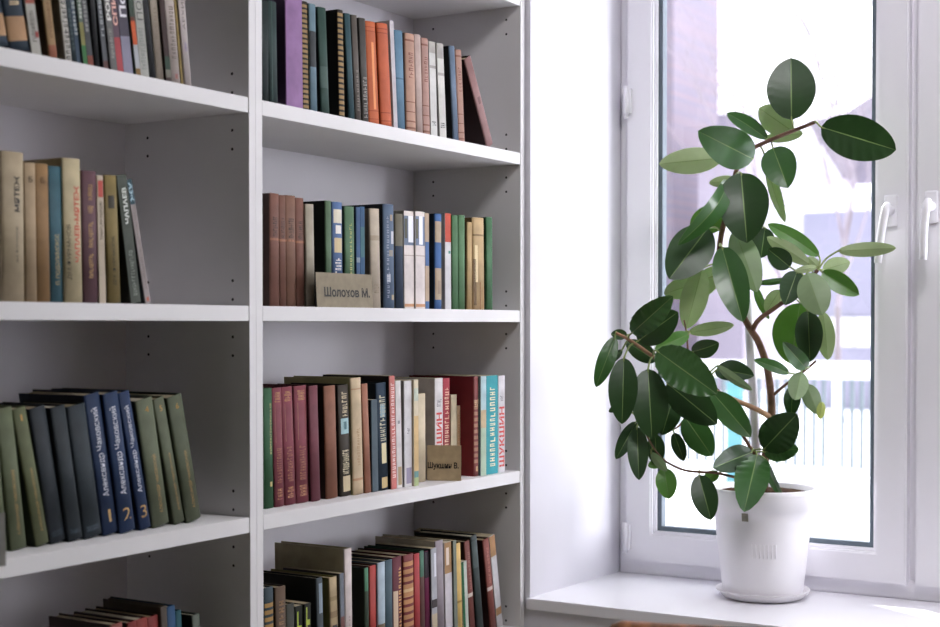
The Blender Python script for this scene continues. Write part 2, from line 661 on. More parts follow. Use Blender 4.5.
# ---- left bookcase, top row (tops out of the frame)
LA = [
 (-9, 10.8, -17, 0, '1D2B38', '1F3040', 'h', 'navy hardback with a gold band, first at the frame edge', [('b', .07, .22, 'B58E68'), ('g', .27, .6, .5, 'D2B48A', 6)]),
 (11.6, 31.8, 3.4, 0, '18242F', '1F3040', 'h', 'navy hardback with a gold band, second at the frame edge', [('b', .07, .24, 'B58E68'), ('g', .32, .6, .5, 'D9BE96', 5)]),
 (32.5, 42, 25, 0, '3A3634', 'B9B6AC', 'p', 'grey-white paperback with a red top, beside the gold-banded navy pair', [('b', .37, 1, 'A85A4A'), ('g', .1, .33, .5, '55504C', 7), ('o', .13, .17, .6, .95, '9C2F2C')]),
 (50.5, 58.7, 43, 0, '5B4430', 'A98A62', 'h', 'tan-spined hardback with a brown cover', [('b', 0, .10, 'A0644C'), ('g', .15, .4, .4, '7A5A3A', 8)]),
 (66.5, 72.2, 59.6, 0, '8C887C', 'D4D0C6', 'p', 'grey-covered book with a white spine of black marks', [('g', .02, .75, .8, '1E1E1E', 14)]),
 (72.8, 77.4, 65.5, 0, '10151A', '2B3C42', 'h', 'thin dark slate book right of the black-marked white spine', [('g', .1, .4, .4, '55686C', 6)]),
 (77.7, 83, 70, 0, '27333C', '46586A', 'p', 'slate blue paperback with pale lettering', [('g', .22, .62, .75, 'BFC6C6', 9)]),
 (83.2, 88, 76, 0, '2A3330', '5F6F62', 'p', 'thin paperback with a green foot and yellow middle', [('b', 0, .15, '3E7A46'), ('b', .15, .32, '8E8A52'), ('g', .35, .7, .75, 'C9CCC4', 8)]),
 (88.5, 94, 81, 0, '15171A', '4A4E50', 'p', 'dark grey paperback with a reddish foot', [('b', 0, .08, '8A4A3C'), ('g', .25, .7, .6, '9A9A98', 10)]),
 (95, 102.3, 90, 0, '0B0C0E', '121416', 'h', 'plain black book between two grey lettered spines', []),
 (103, 109.6, 95.6, 0, '0E0F12', '63676C', 'p', 'grey paperback with white lettering, right of the plain black book', [('g', .25, .9, .6, 'B4B8BC', 12), ('b', 0, .07, '6A4A48')]),
 (111.3, 117.8, 103.6, 0, '151719', '70706E', 'p', 'grey spine with bold white letters, left of the mauve and red spine', [('t', 'РОМАН', .38, .75, .7, 'E4E2DE', 0, 1), ('g', .1, .33, .5, '9A9893', 7)]),
 (118, 124, 110, 0, '40303A', '66505E', 'p', 'mauve spine turning red at its foot, with pink letters', [('b', 0, .27, 'B44A50'), ('t', 'СПИРИТ', .36, .8, .75, 'E8B4A4', 0, 1)]),
 (124.4, 135.4, 117, 0, '4A4552', '595462', 'p', 'purple-grey book with white script over a lavender foot', [('b', 0, .28, '9A98AC'), ('t', 'Пол', .42, .66, .7, 'E8E6EC', 0, 1)]),
 (135.6, 141, 127.5, 0, '2A3A30', '3B4B3E', 'p', 'spine with a bright orange band and green top', [('b', 0, .06, '8A6A3A'), ('b', .06, .24, 'B8BCC0'), ('b', .24, .45, 'D4602E'), ('b', .42, .45, '6A3A2A')]),
 (141.2, 150, 134, 0, '6A6A66', 'B4B4AC', 'p', 'white and grey spine with dark lettering, right of the orange-banded one', [('t', 'ПОЛИС', .43, .8, .7, '4A4A48'), ('g', .06, .38, .6, '7E837E', 9)]),
 (150.2, 157, 142, 0, '0A0B0C', '14161A', 'h', 'black hardback between the grey and the beige spines', []),
 (157.3, 166, 150, 0, '6F675C', 'A79B8C', 'h', 'beige cloth hardback beside the black one', [('g', .25, .6, .35, '85786A', 8)]),
 (166.4, 172, 159, 0, '1B1715', '3A2420', 'p', 'dark red-brown spine with a mottled foot', [('b', .04, .10, '7A766A'), ('b', .10, .20, '28402F')]),
 (172.2, 181.5, 165.3, 0, '4A4540', 'BFB2AA', 'h', 'pinkish beige spine, third from the right end', [('g', .2, .62, .5, '6E625C', 9), ('o', .04, .08, .4, .7, '8A5A52')]),
 (181.8, 184.6, 174.2, 0, '7E6B3E', '9C8650', 'p', 'very thin ochre booklet between two pale spines', []),
 (184.8, 192.4, 177.8, 0, '5A5652', 'C9BEBA', 'h', 'pinkish white spine at the right end, leaning left', [('t', 'АРХИПОВ', .45, .85, .4, '55504C'), ('g', .28, .36, .3, '7E74A0', 3)]),
]
# ---- left bookcase, second row
LB = [
 (4, 26.5, 2.7, 150.3, 'A39274', 'B8A88C', 'h', 'tall beige hardback with black title letters, at the left end', [('t', 'МЯТЕЖ', .60, .84, .26, '1F1C18', .12, 1), ('t', 'ДМ. ФУРМАНОВ', .26, .50, .13, '2C2822', .12)]),
 (26.7, 38, 24.5, 162, 'A08A6A', 'B39C7C', 'h', 'narrower beige hardback right of the tall beige one', [('n', 'Б', .88, .35, .04, '4A4034')]),
 (38.2, 51.2, 35.8, 163, '7E6038', '9A7850', 'h', 'ochre-brown hardback left of the teal spine', [('n', 'Б', .88, .3, .04, '5A4022')]),
 (51.6, 65.4, 49, 165.5, '2E4A54', '3E6672', 'h', 'teal blue hardback with gold lettering', [('t', 'П. ПОДОЛИНСКОЕ', .13, .50, .38, 'B9A670', .05)]),
 (65.7, 84, 62.8, 157, 'A89774', 'CABB98', 'h', 'thick cream hardback with large red title letters', [('t', 'ЧАПАЕВ•МЯТЕЖ', .28, .81, .34, 'B8503C', .2, 1), ('t', 'ДМ.ФУРМАНОВ', .16, .54, .24, '3A342A', -.26)]),
 (84.6, 99.4, 82.7, 170, '4E343C', '6A4A52', 'h', 'purple hardback with gold lettering', [('g', .19, .38, .30, 'B08C58', 7), ('g', .42, .62, .30, 'B08C58', 7), ('g', .68, .74, .4, 'B08C58', 3), ('g', .78, .9, .30, 'B08C58', 6)]),
 (99.6, 108.3, 96.5, 175, '8A7A68', 'CDBEA8', 'p', 'slim cream book with a red patch near its top', [('o', .83, .96, .12, .9, 'B5483C'), ('g', .5, .8, .4, '3C342C', 12)]),
 (108.5, 122.6, 103.7, 174, '5E5032', '8A7848', 'h', 'olive-ochre hardback with black lettering, leaning left', [('t', 'ДМ. ФУРМАНОВ', .14, .52, .34, '2A2618', 0), ('o', .74, .84, .2, .7, '3A3424')]),
 (131, 144, 115.8, 173, '23251F', '4C5248', 'p', 'dark green-grey book with white title letters, leaning left', [('t', 'ЧАПАЕВ', .62, .9, .42, 'D8DCD4', .05, 1), ('g', .06, .42, .4, '7C8378', 11)]),
 (144.2, 151.2, 124.5, 178, '40484A', 'A79C9A', 'p', 'slim pinkish book with a teal top, at the right end', [('b', .80, 1, '34505A'), ('t', 'ЖУ', .82, .98, .7, 'A9C8D4', 0, 1), ('g', .12, .75, .35, '7E7472', 16), ('o', .02, .05, .3, .7, 'B85A40')]),
]
CHA = ('t', 'Александр Чаковский', .27, .90, .50, 'DCDEE8', 0)
OLV = ('t', 'АЛЕКСАНДР ЧАКОВСКИЙ', .10, .56, .26, 'B8935A', .05)
# ---- left bookcase, third row
LC = [
 (-8, 10.5, -20, 408, '4A503C', '6C7458', 'h', 'olive green hardback cut by the left frame edge', []),
 (11, 33.5, -4.5, 407, '454B38', '687054', 'h', 'olive green hardback with gold lettering, second from the left', [OLV]),
 (34, 50.5, 9.0, 407, '353B2C', '666C4C', 'h', 'yellowish olive hardback with gold lettering, left of the plain slate books', [OLV, ('n', '1', .93, .22, .045, 'C89A50')]),
 (52, 68.6, 30, 406.5, '151A20', '2C343A', 'h', 'plain slate-black leather spine, leftmost of three', [('g', .05, .09, .7, '3C4A54', 3)]),
 (69.4, 84.4, 50.5, 406, '13171C', '2A3238', 'h', 'plain slate-black leather spine, middle of three', [('g', .05, .09, .7, '3C4A54', 3)]),
 (86, 104, 68, 404.5, '13171C', '2E383E', 'h', 'plain slate-black leather spine, rightmost of three', [('g', .05, .09, .7, '3C4A54', 3)]),
 (105, 121, 84.7, 393, '161F30', '24385A', 'h', 'navy hardback with white script and the gold number 1', [CHA, ('n', '1', .13, .3, .09, 'B4925C')]),
 (121.6, 139.5, 103.0, 391.5, '161F30', '263B5F', 'h', 'navy hardback with white script and the gold number 2', [CHA, ('n', '2', .13, .5, .09, 'B4925C')]),
 (140, 152.4, 117, 391, '161F30', '243A60', 'h', 'navy hardback with white script and the gold number 3', [CHA, ('n', '3', .13, .55, .09, 'B4925C')]),
 (154.5, 173.5, 136.5, 398, '252A20', '69715A', 'h', 'olive green hardback with gold lettering, right of the navy three', [OLV, ('n', '4', .92, .2, .045, 'C89A50')]),
 (174.2, 187, 151.8, 397, '3C4232', '69715A', 'h', 'olive green hardback with gold lettering, second from the right end', [OLV, ('n', '5', .92, .25, .045, 'C89A50')]),
 (188, 203, 167.2, 395, '2A2F24', '5E6650', 'h', 'olive green hardback with gold lettering, at the right end', [OLV, ('n', '6', .92, .2, .045, 'C89A50')]),
]
# ---- left bookcase, fourth row (only tops in the frame)
LD = [
 (118, 129, 112, 625, '2A1A18', '8A4C44', 'h', 'pale red spine, leftmost of the red set', []),
 (133, 142, 128, 623, '2A1A18', '7C2A24', 'h', 'red spine, second of the red set', []),
 (142.3, 154, 136.6, 620, '2A1A18', '86322A', 'h', 'wider red spine, third of the red set', []),
 (154.3, 166, 148, 617.5, '2A1A18', '7E2A26', 'h', 'red spine, rightmost of the red set', []),
 (166.3, 173, 160.4, 607.5, '4A4238', '4A4036', 'h', 'tall dark brown book right of the red set', [], None, .13),
 (173.4, 181.5, 167.5, 607.2, '1C2C3E', '234A70', 'h', 'blue spine right of the tall brown book', []),
 (181.8, 187, 176.2, 611.3, '14282C', '1D525C', 'h', 'teal spine beside the blue one', []),
 (198, 205, 193, 615.5, '101412', '626A60', 'h', 'grey-green spine at the right end', [('g', .55, .9, .6, 'B8B8A8', 8)]),
]
ORN = [('b', .03, .05, '8A5A48'), ('b', .1, .115, '8A5A48'), ('b', .2, .21, '8A5A48'), ('b', .3, .31, '8A5A48'), ('g', .55, .82, .5, '7A4A3C', 5), ('b', .92, .94, '8A5A48')]
RIB = [('r', .02, .98, 19, 'A5875A')]
# ---- right bookcase, top row
RA = [
 (262.6, 269.5, 262.2, 0, '16201F', '1B2A29', 'h', 'black-green hardback at the left end', []),
 (270, 278.7, 268.4, 0, '141E1E', '2B403D', 'h', 'dark green hardback left of the purple one', [('o', 0, 1, .3, .36, '405852')]),
 (287, 303.4, 285.7, -6, '3C2A44', '97709F', 'p', 'large purple book', [('o', 0, .99, .02, .06, '8E6498')], None, .16),
 (303.9, 310, 302, .5, '0E0D0C', '2A241C', 'h', 'slim black spine with gold bands, beside the purple book', [('r', .02, .98, 21, 'A5875A')]),
 (311.4, 318, 309.4, 3, '1B2628', '6E8A96', 'h', 'grey-blue spine with a dark middle panel', [('b', .42, .75, '33383A')]),
 (322.5, 330.5, 318.5, 6, '111A18', '2E4A42', 'h', 'dark green hardback between the grey-blue and thick black books', [('b', .25, .45, '4A625A')]),
 (340, 347, 338, 9, '0C0B0B', '2A221C', 'h', 'thick black book with a ribbed gold spine', RIB),
 (349, 355.5, 344, 12, '101A1C', '33525A', 'h', 'dark teal spine right of the thick black book', []),
 (356.5, 362, 351.7, 14, '151414', '5E5650', 'h', 'taupe spine, left of two next to the orange pair', [('g', .1, .5, .4, '7A726A', 6)]),
 (363.3, 369.5, 359.6, 17, '121212', '4E4A46', 'h', 'taupe spine, directly left of the orange pair', [('g', .05, .45, .6, '8A857E', 8)]),
 (370.4, 381.8, 366, 19.5, '8A3A1E', 'C4643A', 'h', 'orange hardback with gilt ornaments, left of a pair', [('b', .05, .06, 'A84E28'), ('b', .13, .14, 'A84E28'), ('o', .15, .8, .4, .62, 'DB8A50'), ('b', .90, .91, 'A84E28'), ('b', .94, .95, 'A84E28')]),
 (382.2, 393.4, 377.4, 21, '7A3018', 'C4603A', 'h', 'orange hardback, right of a pair', [('b', .05, .06, '9A4424'), ('b', .13, .14, '9A4424'), ('b', .90, .91, '9A4424'), ('b', .94, .95, '9A4424')]),
 (394.2, 398, 389.6, 20, 'BDB8B8', 'C9C2C6', 'p', 'thin white booklet right of the orange pair', [], None, .16),
 (398.4, 406.9, 395.4, 29, '3C5A6C', '668AA2', 'h', 'light blue hardback right of the orange pair', [('b', .51, .525, '4A6C84')]),
 (407.6, 417.2, 405.6, 32, '6A4A42', 'B9917C', 'h', 'pinkish brown ornate spine beside the light blue one', ORN),
 (417.6, 423.8, 415, 33.5, '7A6862', 'C2ABA2', 'h', 'pale pink plain spine', []),
 (424.2, 431, 422, 37, '6A4A42', 'B08A7E', 'h', 'pinkish brown ornate spine left of the white pair', ORN),
 (431.4, 438.4, 429, 40.5, '8A8886', 'D6D4D0', 'p', 'white spine, left of a pair with black marks', [('b', .72, .75, 'A8A49E'), ('g', .12, .17, .6, '26221E', 2), ('b', .88, 1, 'B4B0A8')]),
 (440, 446.8, 436.4, 42, '8A8886', 'D2D0CA', 'p', 'white spine, right of a pair with black marks', [('b', .66, .69, 'A8A49E'), ('g', .11, .17, .8, '26221E', 2), ('b', .84, 1, 'A8A49E')]),
 (454.5, 459.5, 450, 45, '0C0C0E', '6C7E94', 'h', 'black-covered book with a grey-blue spine', []),
 (459.8, 465.8, 456, 48.5, '6A4A42', 'AE8676', 'h', 'pinkish brown ornate spine right of the grey-blue one', ORN),
 (488.3, 495.4, 464.2, 55, '2E1A1C', 'A07A78', 'h', 'dark red-brown book leaning left at the right end', [('o', .48, .56, .3, .7, '6E4A48')], None, .15),
]
BRN = [('b', .585, .6, '8A5A42'), ('g', .62, .80, .55, '3A2A22', 7), ('o', .585, .605, 0, 1, '9C6A50')]
# ---- right bookcase, second row
RB = [
 (271.5, 280.2, 271, 193, '3A2620', '81584A', 'h', 'brown hardback, leftmost of four alike', BRN),
 (280.5, 286.8, 279.6, 195, '4A3028', '7C5446', 'h', 'narrow brown hardback, second of four alike', BRN),
 (287.2, 297, 286.3, 195, '4A3028', '85604F', 'h', 'wide brown hardback, third of four alike', BRN),
 (297.4, 306.7, 296.2, 197.5, '4A3028', '81584A', 'h', 'brown hardback, rightmost of four alike', BRN),
 (307.2, 316, 305.4, 203.5, '6E6858', 'AFA794', 'h', 'pale beige plain spine right of the brown four', []),
 (327, 332.6, 326, 200.5, '161C18', '5A7458', 'h', 'dark-covered book with a green spine, behind the name card', []),
 (334, 344, 333.2, 201.5, '26344A', '55719C', 'h', 'blue spine with white and gold ornaments, behind the name card', [('o', .80, .93, .1, .9, 'D8D0BC'), ('o', .70, .78, .25, .8, 'E4E0D8'), ('o', .52, .66, .15, .9, 'CDBB92'), ('g', .05, .48, .6, 'E2DEDA', 9)]),
 (347, 356, 345.8, 206, '24382A', '5C7E5E', 'h', 'green spine right of the blue ornamented one', [('g', .3, .85, .25, 'A8A868', 9)]),
 (357, 360.6, 356.4, 207, '1C2838', '3E5E86', 'p', 'thin blue booklet left of its twin', [('b', .45, .5, '8A9AA8')]),
 (361, 365.2, 360.4, 206.5, '1C2838', '355C80', 'p', 'thin blue-teal booklet left of the worn beige book', [('b', .5, .8, '44707A')]),
 (372.5, 382, 370.6, 208, '746A5C', 'C4B6A2', 'h', 'worn beige hardback right of the name card', [('b', .68, .73, 'AE9F8A'), ('g', .15, .25, .5, '8A7C68', 3)]),
 (385.7, 395.8, 384.6, 203.6, '1A1E24', '586A82', 'h', 'tall grey-blue scuffed spine with a black cover', [('o', .62, .74, .6, .95, 'B8BAC0'), ('o', .25, .33, .2, .5, 'AEB2BA'), ('o', .84, .9, .5, .8, '9A8A78'), ('o', .5, .56, .4, .8, '8A8478'), ('o', .08, .13, .6, .9, '9E8E72'), ('g', .1, .9, .2, '8A94A4', 12, -.2)], None, .21),
 (396.6, 404.5, 395.8, 213.5, '4A463A', '6A6454', 'h', 'dark taupe spine with a navy lower half', [('b', 0, .66, '22344A')]),
 (405, 415.4, 404.2, 210.5, '8A8682', 'E2D8D2', 'p', 'white spine with a photo top, left of two', [('b', .65, .95, '6E7C92'), ('o', .68, .95, .4, .95, 'E4E6EC'), ('o', .72, .92, .05, .3, '4A4A3C'), ('b', .54, .55, 'B8A8A0'), ('b', .02, .05, 'C8946C')]),
 (415.7, 425.3, 415.2, 211, '8A8682', 'E0D6D2', 'p', 'white spine with a photo top, right of two', [('b', .65, .95, '7886A0'), ('o', .66, .95, .35, .75, 'E4E6EC'), ('o', .72, .92, .03, .25, '5A5644'), ('b', .54, .55, 'B8A8A0'), ('b', .02, .05, 'C8946C')]),
 (425.6, 429.4, 425.2, 213, '6A6258', 'BBA58C', 'p', 'thin blue and beige spine right of the white photo-topped pair', [('b', .45, .7, '4A6C9C'), ('b', 0, .08, '4A6C9C')]),
 (436, 442.4, 435.8, 213.5, '14202E', '39629A', 'h', 'navy book with two beige bands', [('b', .70, .92, 'B8A48A'), ('b', .10, .43, 'B8A48A'), ('o', .16, .3, .3, .8, '8E7C6A')]),
 (445.6, 452.3, 445.2, 213, 'A8A4A2', 'DAD8DA', 'p', 'white spine with a red top', [('b', .70, 1, 'C9503A'), ('o', .58, .61, .5, .9, '4E8A7A')]),
 (452.7, 459, 452.2, 215, '24402A', '4E7850', 'h', 'green hardback, left of a matching pair', []),
 (459.6, 465.7, 459.4, 215, '24402A', '567F56', 'h', 'green hardback, right of a matching pair', []),
 (468, 473.2, 468, 222, '5A4A30', 'BFA070', 'h', 'thin ochre spine left of the ragged book', []),
 (474.6, 486, 473.8, 217, '6E5A3A', 'C7AA7E', 'h', 'ragged tan book with a torn spine', [('o', .05, .55, .02, .2, '6A5030'), ('b', .8, .82, '8E7450'), ('o', .0, .3, .45, .55, '8A6034'), ('o', .3, .7, .12, .3, 'E0CCA0'), ('o', .02, .25, .7, .82, 'A87A48')]),
 (487.6, 493.5, 487.2, 217, '1E3824', '44704C', 'h', 'green hardback at the right end', []),
]
MAR = [('g', .06, .16, .6, 'B07C5C', 3), ('g', .2, .5, .5, '9A6450', 9), ('o', .54, .86, .2, .23, 'A0705C'), ('o', .54, .86, .78, .81, 'A0705C'), ('g', .88, .97, .6, 'B88860', 3)]
# ---- right bookcase, third row
RC = [
 (266, 275.2, 264.3, 388.5, '16301E', '2F5E3C', 'h', 'green hardback with a gold title, at the left end', [('g', .45, .88, .25, 'A8A468', 13, .2), ('o', .18, .22, .55, .85, 'B8A468')]),
 (275.6, 285.8, 272.2, 388, '4A1C24', '85404C', 'h', 'maroon hardback with gilt frame, leftmost of three alike', MAR),
 (286.2, 297.2, 282, 387, '4A1C24', '863F4C', 'h', 'maroon hardback with gilt frame, middle of three alike', MAR),
 (298, 311.6, 295, 386, '4A1C24', '8B4450', 'h', 'wider maroon hardback with gilt frame, rightmost of three alike', MAR),
 (312.2, 321.4, 309, 386, '3A181E', '78404A', 'h', 'plain maroon spine right of the three gilt-framed ones', []),
 (328, 339, 325.2, 386, '2C1A12', '8F5E48', 'h', 'plain brown hardback right of the maroon books', []),
 (342, 353.3, 338.8, 385, '171411', '463E36', 'h', 'dark spine with silvery ornaments and a pale blue oval', [('o', .04, .18, .2, .9, 'C0B08E'), ('g', .2, .42, .6, 'CFC3A4', 8), ('o', .56, .70, .15, .85, '9FBFC4'), ('o', .60, .67, .35, .65, '54767E'), ('g', .72, .95, .5, 'C8B898', 5)]),
 (354.4, 365.4, 351.4, 378, '8E8860', 'D5BE9C', 'h', 'cream spine with an olive cover', [('g', .25, .58, .3, 'A88C68', 9), ('b', .12, .14, 'C49A78'), ('b', .9, .91, 'C49A78')], None, .165),
 (365.8, 372, 361.8, 384, '3A1E14', 'A8725A', 'h', 'reddish brown plain spine right of the cream one', []),
 (372.8, 378.6, 371.4, 400, '0E1012', '50606A', 'p', 'short slate grey spine', []),
 (380, 390.6, 377.2, 383, '0F1820', '24384A', 'h', 'navy spine with cream and gold ornaments', [('o', .02, .12, .25, .85, 'BCA676'), ('o', .25, .44, .3, .8, 'D8CCA4'), ('g', .46, .9, .6, 'B8B49C', 8), ('o', .68, .8, .25, .75, '8AA0AA')]),
 (391.4, 397, 389, 376, '1C1614', 'D07A74', 'p', 'pink-red and white spine with a black cover', [('g', .1, .95, .6, 'E4CCC6', 16)], None, .165),
 (397.4, 402.6, 395.4, 381, '8E8A86', 'DCD8D6', 'p', 'slim white spine right of the pink-red one', [('o', .03, .2, .2, .9, 'A08C6A'), ('o', .6, .63, .3, .7, '88888A')]),
 (405, 413.4, 404.4, 381, '8A8480', 'DEDBDC', 'p', 'white spine with a grey cover, left of the pastel one', [('o', .03, .18, .2, .9, '8C8498'), ('g', .5, .56, .3, '5A5A5C', 3)]),
 (413.8, 418.8, 413.4, 380, 'B8A890', 'E4D6B8', 'p', 'slim pastel spine of cream, ochre and teal', [('b', 0, .08, 'B0BE8A'), ('b', .08, .14, '6E9A98'), ('b', .14, .66, 'E2C08A'), ('b', .8, .92, 'C8D0C0')]),
 (419.2, 426.7, 418.7, 394, '9A8E74', 'DCCDB0', 'h', 'short cream spine left of the second name card', [], .058),
 (435.6, 443.2, 435.2, 378.5, 'B8B0A8', 'E2DCDC', 'p', 'grey-covered book with red letters, behind the name card', [('t', 'ШУКШИН', .06, .66, .72, 'C8433C', 0, 1), ('g', .72, .8, .6, '6E6A70', 3)], .058, .16),
 (443.8, 451, 443.4, 378.5, '6A1C28', 'B03F4C', 'h', 'crimson spine with pale lettering', [('g', .1, .92, .6, 'E0B8A0', 12)], .058),
 (451.6, 457.2, 451.2, 395, 'A89678', 'E0D2B4', 'p', 'short cream spine right of the crimson one', [], .058),
 (457.6, 461.6, 457.4, 406, 'A89070', 'DDBE98', 'p', 'shorter orange-cream booklet', [('g', .3, .9, .5, 'C08A60', 8)], .058),
 (471, 480, 470.8, 377, '6E1A20', '8E4A48', 'h', 'thick dark red book with a gilt ribbed spine', [('r', .12, .78, 11, 'B88870'), ('g', .70, .78, .8, 'D4B48A', 3), ('o', .05, .1, .3, .7, 'C8A47A')], None, .17),
 (480.6, 486.4, 480.6, 376.5, '5A7A78', 'B8D4DA', 'p', 'slim spine of pale blue, beige and green', [('b', 0, .48, 'B4C8B0'), ('b', .48, .66, 'C9B08C')]),
 (486.8, 498.2, 486.8, 376, '147078', '2FA3AC', 'p', 'teal book with cream lettering', [('g', .08, .90, .46, 'D6D8B4', 11)]),
 (498.6, 505, 498.6, 376, 'A8A4A6', 'E0DCE0', 'p', 'white book with red letters at the right end', [('t', 'ШУКШИН', .06, .68, .8, 'C8433C', 0, 1), ('g', .74, .8, .5, '6E6A70', 3)]),
]
# ---- right bookcase, fourth row (feet out of the frame)
RD = [
 (267, 275.6, 265.2, 588.5, '14181A', '2E4048', 'h', 'small dark spine with gold bands, at the left end', [('r', .05, .88, 14, 'B08A50')]),
 (278, 288, 276.4, 588, '241A14', '5C4634', 'h', 'small dark brown spine', [('g', .2, .9, .5, '8A6C4C', 8)]),
 (288.5, 296.4, 287, 605, '23241E', '35362C', 'h', 'short dark olive book', []),
 (296.6, 304.6, 295.8, 607, '151614', '1E201C', 'p', 'short black book with lime letters, left of two', [('o', .55, .94, .2, .35, 'AFC04A'), ('o', .55, .6, .35, .9, 'AFC04A'), ('o', .72, .78, .35, .8, 'AFC04A'), ('b', .0, .42, 'D8D0C8')]),
 (304.8, 311.4, 304.2, 604.5, '151614', '1E201C', 'p', 'short black book with lime letters, right of two', [('o', .6, .96, .2, .38, 'AFC04A'), ('o', .6, .65, .38, .9, 'AFC04A'), ('o', .76, .82, .38, .8, 'AFC04A'), ('b', .0, .42, 'D8C8BC')]),
 (319.6, 325.6, 316.8, 578.6, '101110', '3C454A', 'h', 'large black-covered book with a scuffed grey spine', [('o', .68, .95, .3, .9, '8A98A4'), ('b', .0, .4, '4A3A38')], None, .16),
 (333, 341.4, 330, 578, '7E7848', 'C2AB86', 'h', 'olive-covered book with a cream picture spine', [('b', .62, .68, 'A08A6A'), ('b', .78, .82, 'A8946E'), ('o', .42, .55, .2, .8, '3A3A40'), ('o', .3, .38, .4, .8, 'B8884A')], None, .16),
 (341.8, 346.2, 339.3, 574, '3E3A38', '7C838E', 'p', 'scuffed grey-blue spine left of the tall white one', [('b', 0, .6, '7A5450')]),
 (346.6, 353.6, 345.3, 549.5, 'AAA082', 'D8CBC6', 'h', 'tall beige book with a whitish spine', [('g', .1, .5, .2, 'A8988E', 6)], None, .172),
 (366.4, 370.2, 364.8, 568.5, '161A15', '3C4A3C', 'h', 'dark green-black book right of the tall beige one', [('b', .78, 1, '4C8060')]),
 (371, 377.6, 370.4, 566.5, '3A1614', 'B0433C', 'h', 'bright red spine left of the light blue one', []),
 (379, 386.4, 378.4, 563.5, '44505A', 'A9B8C4', 'h', 'light blue-grey spine with a picture foot', [('b', .30, .42, '7A6A52'), ('b', 0, .30, 'C0B8AC')]),
 (386.8, 394, 385.8, 561, '18242A', '3C535E', 'h', 'plain dark slate spine', []),
 (394.6, 404.6, 393.5, 558, '3A1418', '682A36', 'h', 'maroon spine with gold letters over a cream strip', [('o', 0, .68, .05, .45, 'D2B8A0'), ('g', .05, .92, .35, 'D4A468', 11, .2)]),
 (405, 415.6, 404, 556, '3A1418', '7A3638', 'h', 'dark red spine with broad gilt bands', [('r', .30, .95, 9, 'C48E62'), ('b', .60, .72, 'E2BE90')]),
 (416, 421.6, 414.5, 554.5, '5A1818', 'A8383A', 'h', 'red spine right of the gilt-banded one', []),
 (421.8, 426, 420.1, 551.5, '1A3A2A', '4A7460', 'h', 'green-topped slim spine', [('b', 0, .75, '6A4A46')]),
 (426.4, 432, 424.7, 552, '1E0E18', '6E1E46', 'h', 'burgundy spine with a black top', [('b', .74, 1, '201420')]),
 (432.2, 438, 430.6, 549, '2E2E30', 'B4B4BC', 'p', 'silvery picture spine left of the grey spine', [('b', .42, .5, '3A3232'), ('b', 0, .36, 'D0C0A4'), ('o', .72, .95, .5, .9, 'D8D8E0')]),
 (438.4, 446, 436.2, 541.5, 'B4AC9C', '968C92', 'h', 'plain grey spine with a beige-grey cover', [], None, .155),
 (446.6, 454.4, 444.4, 543, '9A928A', 'D8D2D8', 'p', 'white spine with a tan picture top', [('b', .70, 1, 'B08A60'), ('o', .78, .95, .2, .6, 'D8C8B8')]),
 (454.8, 458.4, 452.6, 541, '2E3630', '7C8478', 'p', 'thin grey-green spine left of the yellow one', []),
 (458.8, 463.8, 456, 544, '8A6E3A', 'D8B46C', 'h', 'yellow ochre spine', [('b', .4, .42, 'A88848')]),
 (464.2, 470.4, 461.2, 562, '123A26', 'C8CFC4', 'p', 'short white spine with a dark green cover', [('o', 0, 1, 0, .4, '1E5A3A')]),
 (471, 477, 464.4, 541.5, '2A1412', '7C463E', 'h', 'red-brown spine with a pale mark, leaning left', [('b', .42, .46, 'D8C8BE'), ('g', .5, .9, .35, '9A665A', 7)]),
 (479, 485, 471.2, 536, '15191A', '3E4848', 'h', 'dark grey-green spine, leaning left', [('b', .68, .95, '525E5E')]),
 (491.8, 497.4, 483.6, 539.5, '33140F', '8A4A42', 'h', 'red-brown spine with a dark red cover, leaning left', [('b', .44, .48, 'D8C4BC'), ('g', .52, .92, .35, 'A86E62', 7)]),
 (497.8, 503.2, 489.2, 536, '6A5C50', 'D6D2D6', 'p', 'white spine with a tan top, leaning left at the right end', [('b', .78, 1, 'B48A60'), ('b', .14, .22, 'B48A60')], None, .2),
]

shelf_row(ZA, .016, .016, LA, 'books on the top left shelf', 'top left shelf', [.205, .2, .198, .207, .201])
shelf_row(ZB, .022, .020, LB, 'books on the second left shelf', 'second left shelf')
shelf_row(ZC, .052, .040, LC, 'books on the third left shelf', 'third left shelf')
shelf_row(ZDD, .045, .040, LD, 'books on the bottom left shelf', 'bottom left shelf')
shelf_row(ZA, .016, .016, RA, 'books on the top right shelf', 'top right shelf')
shelf_row(ZB, .040, .030, RB, 'books on the second right shelf', 'second right shelf')
shelf_row(ZC, .050, .016, RC, 'books on the third right shelf', 'third right shelf')
shelf_row(ZDD, .045, .030, RD, 'books on the bottom right shelf', 'bottom right shelf')


